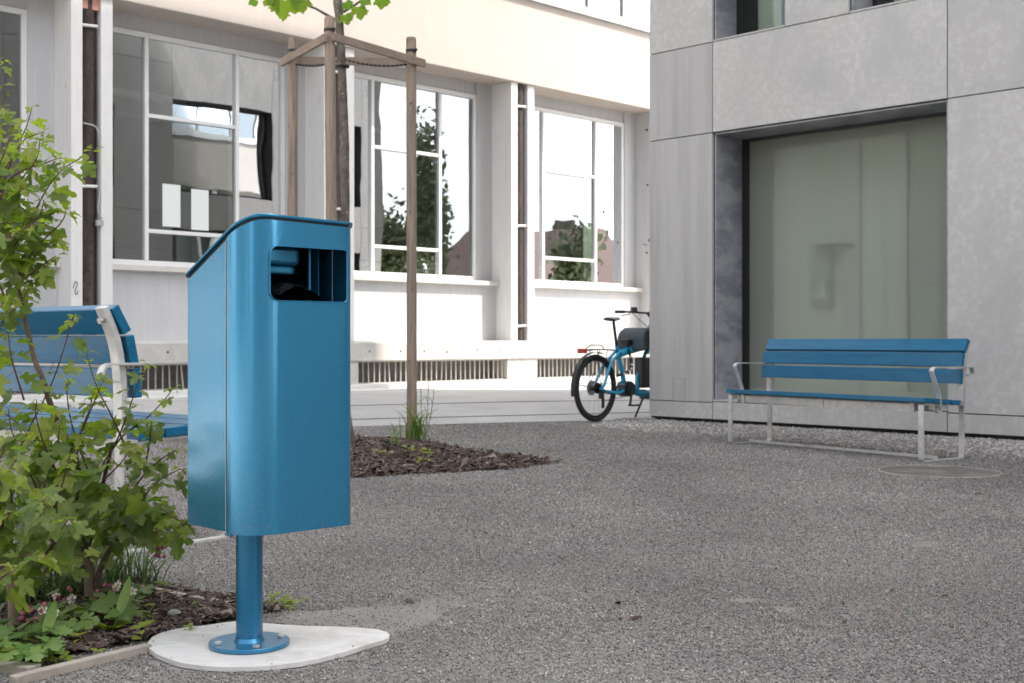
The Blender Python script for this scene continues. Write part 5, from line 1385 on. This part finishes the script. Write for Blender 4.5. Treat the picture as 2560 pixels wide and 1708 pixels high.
# tall grass at the foot of the right stake
tall = [blade_mesh('blade', .30 + .08 * k, .0055, .25 + .35 * k, M_['grass_tall']) for k in range(5)]
gr = thing('tall_grass_tuft', 'tall green grass tuft growing at the foot of the right hand stake', 'grass tuft', G(1048, 1112, 0))
for k in range(34):
    s_ = rs.uniform(.5, 1.35); q = Vector((rs.gauss(-.02, .05), rs.gauss(0, .04), .03))
    inst('blade', rs.choice(tall), gr, Matrix.Translation(q) @ Matrix.Rotation(rs.uniform(0, 6.28), 4, 'Z') @ Matrix.Rotation(rs.uniform(-.25, .1), 4, 'X') @ Matrix.Diagonal((s_, s_, s_, 1)))
for x1, y1, x0 in ((1072, 950, 1060), (1052, 960, 1048), (1085, 985, 1062)):
    q0 = P(x0, 1105, 10.3) - gr.location; q1 = P(x1, y1, 10.3) - gr.location
    q0.z = .03
    MB().tube([q0, q0.lerp(q1, .5) + Vector((.01, 0, 0)), q1], .0028, 5).obj('stalk', M_['grass_tall'], gr)
    for k in range(5):
        q = q0.lerp(q1, .3 + .17 * k); a = rs.uniform(0, 6.28)
        inst('blade', rs.choice(tall), gr, Matrix.Translation(q) @ Matrix.Rotation(a, 4, 'Z') @ Matrix.Rotation(-.5, 4, 'X') @ Matrix.Diagonal((.5, .5, .5, 1)))
gt = thing('grass_tuft', 'short grass tuft on the mulch left of the right hand stake', 'grass tuft', G(985, 1128, .03))
for k in range(12):
    s_ = rs.uniform(.35, .8)
    inst('blade', rs.choice(tall), gt, Matrix.Translation((rs.gauss(0, .03), rs.gauss(0, .03), .03)) @ Matrix.Rotation(rs.uniform(0, 6.28), 4, 'Z') @ Matrix.Rotation(rs.uniform(-.4, .1), 4, 'X') @ Matrix.Diagonal((s_, s_, s_, 1)))
for i, (x, y, lb) in enumerate(((1030, 1132, 'low weed on the mulch below the right hand stake'), (1066, 1138, 'low weed at the right shoulder of the mulch mound'), (946, 1142, 'low weed near the left of the mulch mound'), (1044, 1160, 'tiny weed on the front slope of the mulch mound'))):
    o_ = G(x, y, .05); o_.z = .05
    root = thing('weed', lb, 'weed', o_)
    for k in range(12 if i < 2 else 6):
        a = rs.uniform(0, 6.28)
        inst('leaf', rs.choice(oval_leaves), root, orient(Vector((rs.gauss(0, .03), rs.gauss(0, .03), rs.uniform(0, .04))), Vector((math.cos(a), math.sin(a), .5)), Vector((0, -.5, 1)), rs.uniform(.03, .055)))

# ---------------------------------------------------------------- gravel as real grains
def scatter(name, me, mat_, rmin, rmax, flat, seed):
    o = bpy.data.objects.new(name, me); C.objects.link(o); o['kind'] = 'stuff'
    ng = bpy.data.node_groups.new(name, 'GeometryNodeTree')
    ng.interface.new_socket('Geometry', in_out='INPUT', socket_type='NodeSocketGeometry')
    ng.interface.new_socket('Geometry', in_out='OUTPUT', socket_type='NodeSocketGeometry')
    N, L = ng.nodes, ng.links
    gi = N.new('NodeGroupInput'); go = N.new('NodeGroupOutput')
    dp = N.new('GeometryNodeDistributePointsOnFaces'); dp.distribute_method = 'RANDOM'
    at = N.new('GeometryNodeInputNamedAttribute'); at.data_type = 'FLOAT'; at.inputs['Name'].default_value = 'density'
    L.new(gi.outputs[0], dp.inputs['Mesh']); L.new(at.outputs[0], dp.inputs['Density']); dp.inputs['Seed'].default_value = seed
    ico = N.new('GeometryNodeMeshIcoSphere'); ico.inputs['Radius'].default_value = 1.0; ico.inputs['Subdivisions'].default_value = 1
    sm = N.new('GeometryNodeSetMaterial'); sm.inputs['Material'].default_value = mat_
    L.new(ico.outputs[0], sm.inputs[0])
    ip = N.new('GeometryNodeInstanceOnPoints')
    rr = N.new('FunctionNodeRandomValue'); rr.data_type = 'FLOAT_VECTOR'; rr.inputs['Max'].default_value = (6.28,) * 3
    rs1 = N.new('FunctionNodeRandomValue'); rs1.data_type = 'FLOAT_VECTOR'
    rs1.inputs['Min'].default_value = (.55, .45, .35); rs1.inputs['Max'].default_value = (1.15, 1.0, .8)
    rs1.inputs['Seed'].default_value = 3
    rf = N.new('FunctionNodeRandomValue'); rf.data_type = 'FLOAT'; rf.inputs[2].default_value = rmin; rf.inputs[3].default_value = rmax; rf.inputs['Seed'].default_value = 9
    asz = N.new('GeometryNodeInputNamedAttribute'); asz.data_type = 'FLOAT'; asz.inputs['Name'].default_value = 'grain'
    mu = N.new('ShaderNodeVectorMath'); mu.operation = 'SCALE'; mm = N.new('ShaderNodeMath'); mm.operation = 'MULTIPLY'
    L.new(rf.outputs[1], mm.inputs[0]); L.new(asz.outputs[0], mm.inputs[1])
    L.new(rs1.outputs[0], mu.inputs[0]); L.new(mm.outputs[0], mu.inputs['Scale'])
    L.new(dp.outputs['Points'], ip.inputs['Points']); L.new(sm.outputs[0], ip.inputs['Instance']); L.new(rr.outputs[0], ip.inputs['Rotation']); L.new(mu.outputs[0], ip.inputs['Scale'])
    L.new(ip.outputs[0], go.inputs[0])
    m = o.modifiers.new('scatter', 'NODES'); m.node_group = ng
    return o
def cells(x0f, y0, y1, cell, dens, grain):
    V = []; Fc = []; D = []; Gn = []
    y = y0
    while y < y1:
        xa, xb = x0f(y)
        x = math.floor(xa / cell) * cell
        while x < xb:
            c = (x + cell / 2, y + cell / 2)
            d, gsz = dens(*c), grain(*c)
            if d > 0:
                o_ = len(V); V += [(x, y, .0025), (x + cell, y, .0025), (x + cell, y + cell, .0025), (x, y + cell, .0025)]
                Fc.append((o_, o_ + 1, o_ + 2, o_ + 3)); D += [d] * 4; Gn += [gsz] * 4
            x += cell
        y += cell
    me = bpy.data.meshes.new('gravel_cells'); me.from_pydata(V, [], Fc)
    a = me.attributes.new('density', 'FLOAT', 'POINT'); a.data.foreach_set('value', D)
    a = me.attributes.new('grain', 'FLOAT', 'POINT'); a.data.foreach_set('value', Gn)
    return me
MP = [tuple(p) for p in MOUND]
def road_y(x):
    pts_ = [(-24, 9.0)] + [tuple(p) for p in road_edge] + [(1.9, 13.6), (60, 60)]
    for (xa, ya), (xb, yb) in zip(pts_[:-1], pts_[1:]):
        if xa <= x <= xb: return ya + (yb - ya) * (x - xa) / (xb - xa)
    return 14
GBo, GBd, GBn = Vector((1.468, 13.3)), Vector((.704, -.7103)), Vector((-.7103, -.704))
def dens(x, y):
    p = (x, y)
    if y > road_y(x): return 0
    d = (Vector(p) - GBo); u = d.dot(GBd); w = d.dot(GBn)
    if y > 6 and inside(p, PEB): return 0 if w < .9 and noise.noise(Vector((x * 5, y * 5, 0))) < .3 else 1500
    if math.hypot(x - COVER[0], y - COVER[1]) < COVER_R: return 120
    if y < 5.2 and (inside(p, PLATE) or inside(p, BED)): return 0
    if 7 < y < 11 and inside(p, MP): return 0
    if y < 4.5 and inside((x + .07 * noise.noise(Vector((x * 7, y * 7, 1))), y + .12 * noise.noise(Vector((x * 7, y * 7, 2)))), SAND): return 2200 + 7000 * max(0, noise.noise(Vector((x * 9, y * 9, 0))))
    if any(inside(p, dp_) for dp_ in DUST): return 1500 + 4000 * max(0, noise.noise(Vector((x * 12, y * 12, 0))))
    base = 14500 if y < 4.2 else 14500 * (4.2 / y) ** 1.75
    n1 = noise.noise(Vector((x * 1.1, y * 1.1, 3))); n2 = noise.noise(Vector((x * 4, y * 4, 7)))
    k = 1 + .45 * n1 + .35 * n2
    if n2 + n1 * .7 > .62: k *= .35
    return max(0, base * k)
def grain(x, y): return (1.0 if y < 4.2 else (y / 4.2) ** .62) * (1 + .12 * noise.noise(Vector((x, y, 5))))
def dens3(x, y):
    p = (x, y)
    if not inside(p, PLATE) or math.hypot(x + .726, y - 3.437) < .13: return 0
    e = min(math.dist(p, q) for q in PLATE)
    return 2400 * max(0, noise.noise(Vector((x * 18, y * 18, 0))) + .1) if e < .016 else (120 if e < .05 else 14)
me = cells(lambda y: (-1.2, -.2), 3.1, 3.8, .01, dens3, lambda x, y: .62)
me.transform(Matrix.Translation((0, 0, .0155)))
scatter('spilled_grit', me, M_['grit'], .0026, .0052, 1, 8)
me = cells(lambda y: (-.46 * y - .35, .46 * y + .45), 2.75, 13.6, .06, dens, grain)
scatter('gravel', me, M_['grit'], .0023, .0052, 1, 1)
# coarser pebble strip along the grey building
def dens2(x, y):
    d = (Vector((x, y)) - GBo); u = d.dot(GBd); w = d.dot(GBn)
    return 2300 if w > -.04 and inside((x + .05 * noise.noise(Vector((x * 4, y * 4, 0))), y + .08 * noise.noise(Vector((x * 4, y * 4, 5)))), PEB) else 0
def g2(x, y): return 1.0
me = cells(lambda y: (.5, 7.6), 7.0, 13.9, .05, dens2, g2)
pb = scatter('pebbles', me, M_['pebble'], .012, .025, 1, 4)
# a few lone pebbles on the gravel
V = cells(lambda y: (-.3 * y, .43 * y), 3, 12, .2, lambda x, y: 0 if (inside((x, y), PLATE) or inside((x, y), BED) or y > road_y(x) - .2) else 7 * max(.2, 1 + noise.noise(Vector((x, y, 8)))), lambda x, y: .45)
scatter('loose_pebbles', V, M_['pebble'], .010, .022, 1, 6)

# ---------------------------------------------------------------- beyond the yard (seen mirrored in the panes)
HS = thing('red_roofed_house', 'red roofed house beyond the yard mirrored in the right hand window', 'house', (47, 25.5, 0), R(12))
MB().box(-5, 5, -6, 6, 0, 3.6).obj('wall', M_['house_wall'], HS)
rf = MB().add([(-5.6, -6.6, 3.5), (5.6, -6.6, 3.5), (5.6, 6.6, 3.5), (-5.6, 6.6, 3.5), (0, -4, 7.2), (0, 4, 7.2)], [(0, 1, 4), (1, 2, 5, 4), (2, 3, 5), (3, 0, 4, 5), (3, 2, 1, 0)])
ro = rf.obj('roof', M_['red_roof'], HS); MB().box(1, 1.8, 1, 1.8, 5.5, 7.8).obj('chimney', M_['house_wall'], ro)
for j in range(4):
    w = MB().box(-5.06, -5.0, -5 + j * 2.8, -3.8 + j * 2.8, 1.6, 3.2).obj('window', M_['white_paint'], HS); MB().box(-5.09, -5.061, -4.9 + j * 2.8, -3.9 + j * 2.8, 1.7, 3.1).obj('pane', M_['interior_dark'], w)
def big_tree(x, y, h, rad, n, label, seed):
    r_ = random.Random(seed)
    T = thing('broadleaf_tree', label, 'tree', (x, y, 0))
    tb = MB().tube([(0, 0, 0), (.05, 0, h * .4), (0, 0, h * .85)], [.22, .15, .04], 10)
    cl = []
    for k in range(12):
        a = r_.uniform(0, 6.28); e_ = Vector((math.cos(a) * rad * .6, math.sin(a) * rad * .6, h * r_.uniform(.5, .9)))
        tb.tube([(0, 0, h * .35), tuple(e_ * .5 + Vector((0, 0, h * .25))), tuple(e_)], [.09, .05, .02], 6); cl.append(e_)
    tb.obj('trunk', M_['bark'], T)
    V = []; Fc = []
    for k in range(n):
        c = r_.choice(cl); q = c + Vector((r_.gauss(0, rad * .3), r_.gauss(0, rad * .3), r_.gauss(0, h * .09))); s_ = r_.uniform(.10, .22)
        u = Vector((r_.gauss(0, 1), r_.gauss(0, 1), r_.gauss(0, 1))).normalized(); w = u.orthogonal().normalized()
        o_ = len(V); V += [tuple(q - u * s_), tuple(q + w * s_ * .6), tuple(q + u * s_), tuple(q - w * s_ * .6)]; Fc.append((o_, o_ + 1, o_ + 2, o_ + 3))
    me = bpy.data.meshes.new('crown'); me.from_pydata(V, [], Fc); me.materials.append(M_['far_foliage']); inst('crown', me, T, kind='stuff')
big_tree(27, 27.0, 5.4, .9, 2200, 'green tree mirrored low in the right hand window', 1)
big_tree(25, 21.2, 9.0, .75, 2000, 'taller green tree mirrored at the edge of the middle window', 2)
big_tree(27, 19.6, 6.2, 1.0, 1800, 'rounded green tree mirrored between the other two', 3)

# unseen blocks added behind the viewer so the bin's corner mirrors a bright gap
def block(label, x0, x1, y0, y1, h, m):
    B = thing('added_block', label, 'building', ((x0 + x1) / 2, (y0 + y1) / 2, 0), 0, 'added blocks behind the viewer')
    w, d = (x1 - x0) / 2, (y1 - y0) / 2
    wl = MB().box(-w, w, -d, d, 0, h).obj('wall', M_[m], B)
    MB().box(-w - .3, w + .3, -d - .3, d + .3, h, h + .3).obj('roof', M_['concrete'], B)
    wm = MB().box(-.7, .7, -.02, .03, 0, 1.7).mesh('window', M_['black_frame'])
    for f in range(int(h / 3.1)):
        for k in range(int(w * 2 / 3)):
            x = -w + 1.6 + k * 3
            if x > w - 1: continue
            inst('window', wm, B, Matrix.Translation((x, d, 1.0 + f * 3.1)))
block('tall shaded block added unseen behind the viewer on the right for the bin reflection', -3.4, 34, -34, -19, 19, 'panel')
block('pale lower block added unseen behind the viewer on the left for the bin reflection', -46, -11.5, -30, -15, 14, 'cream')
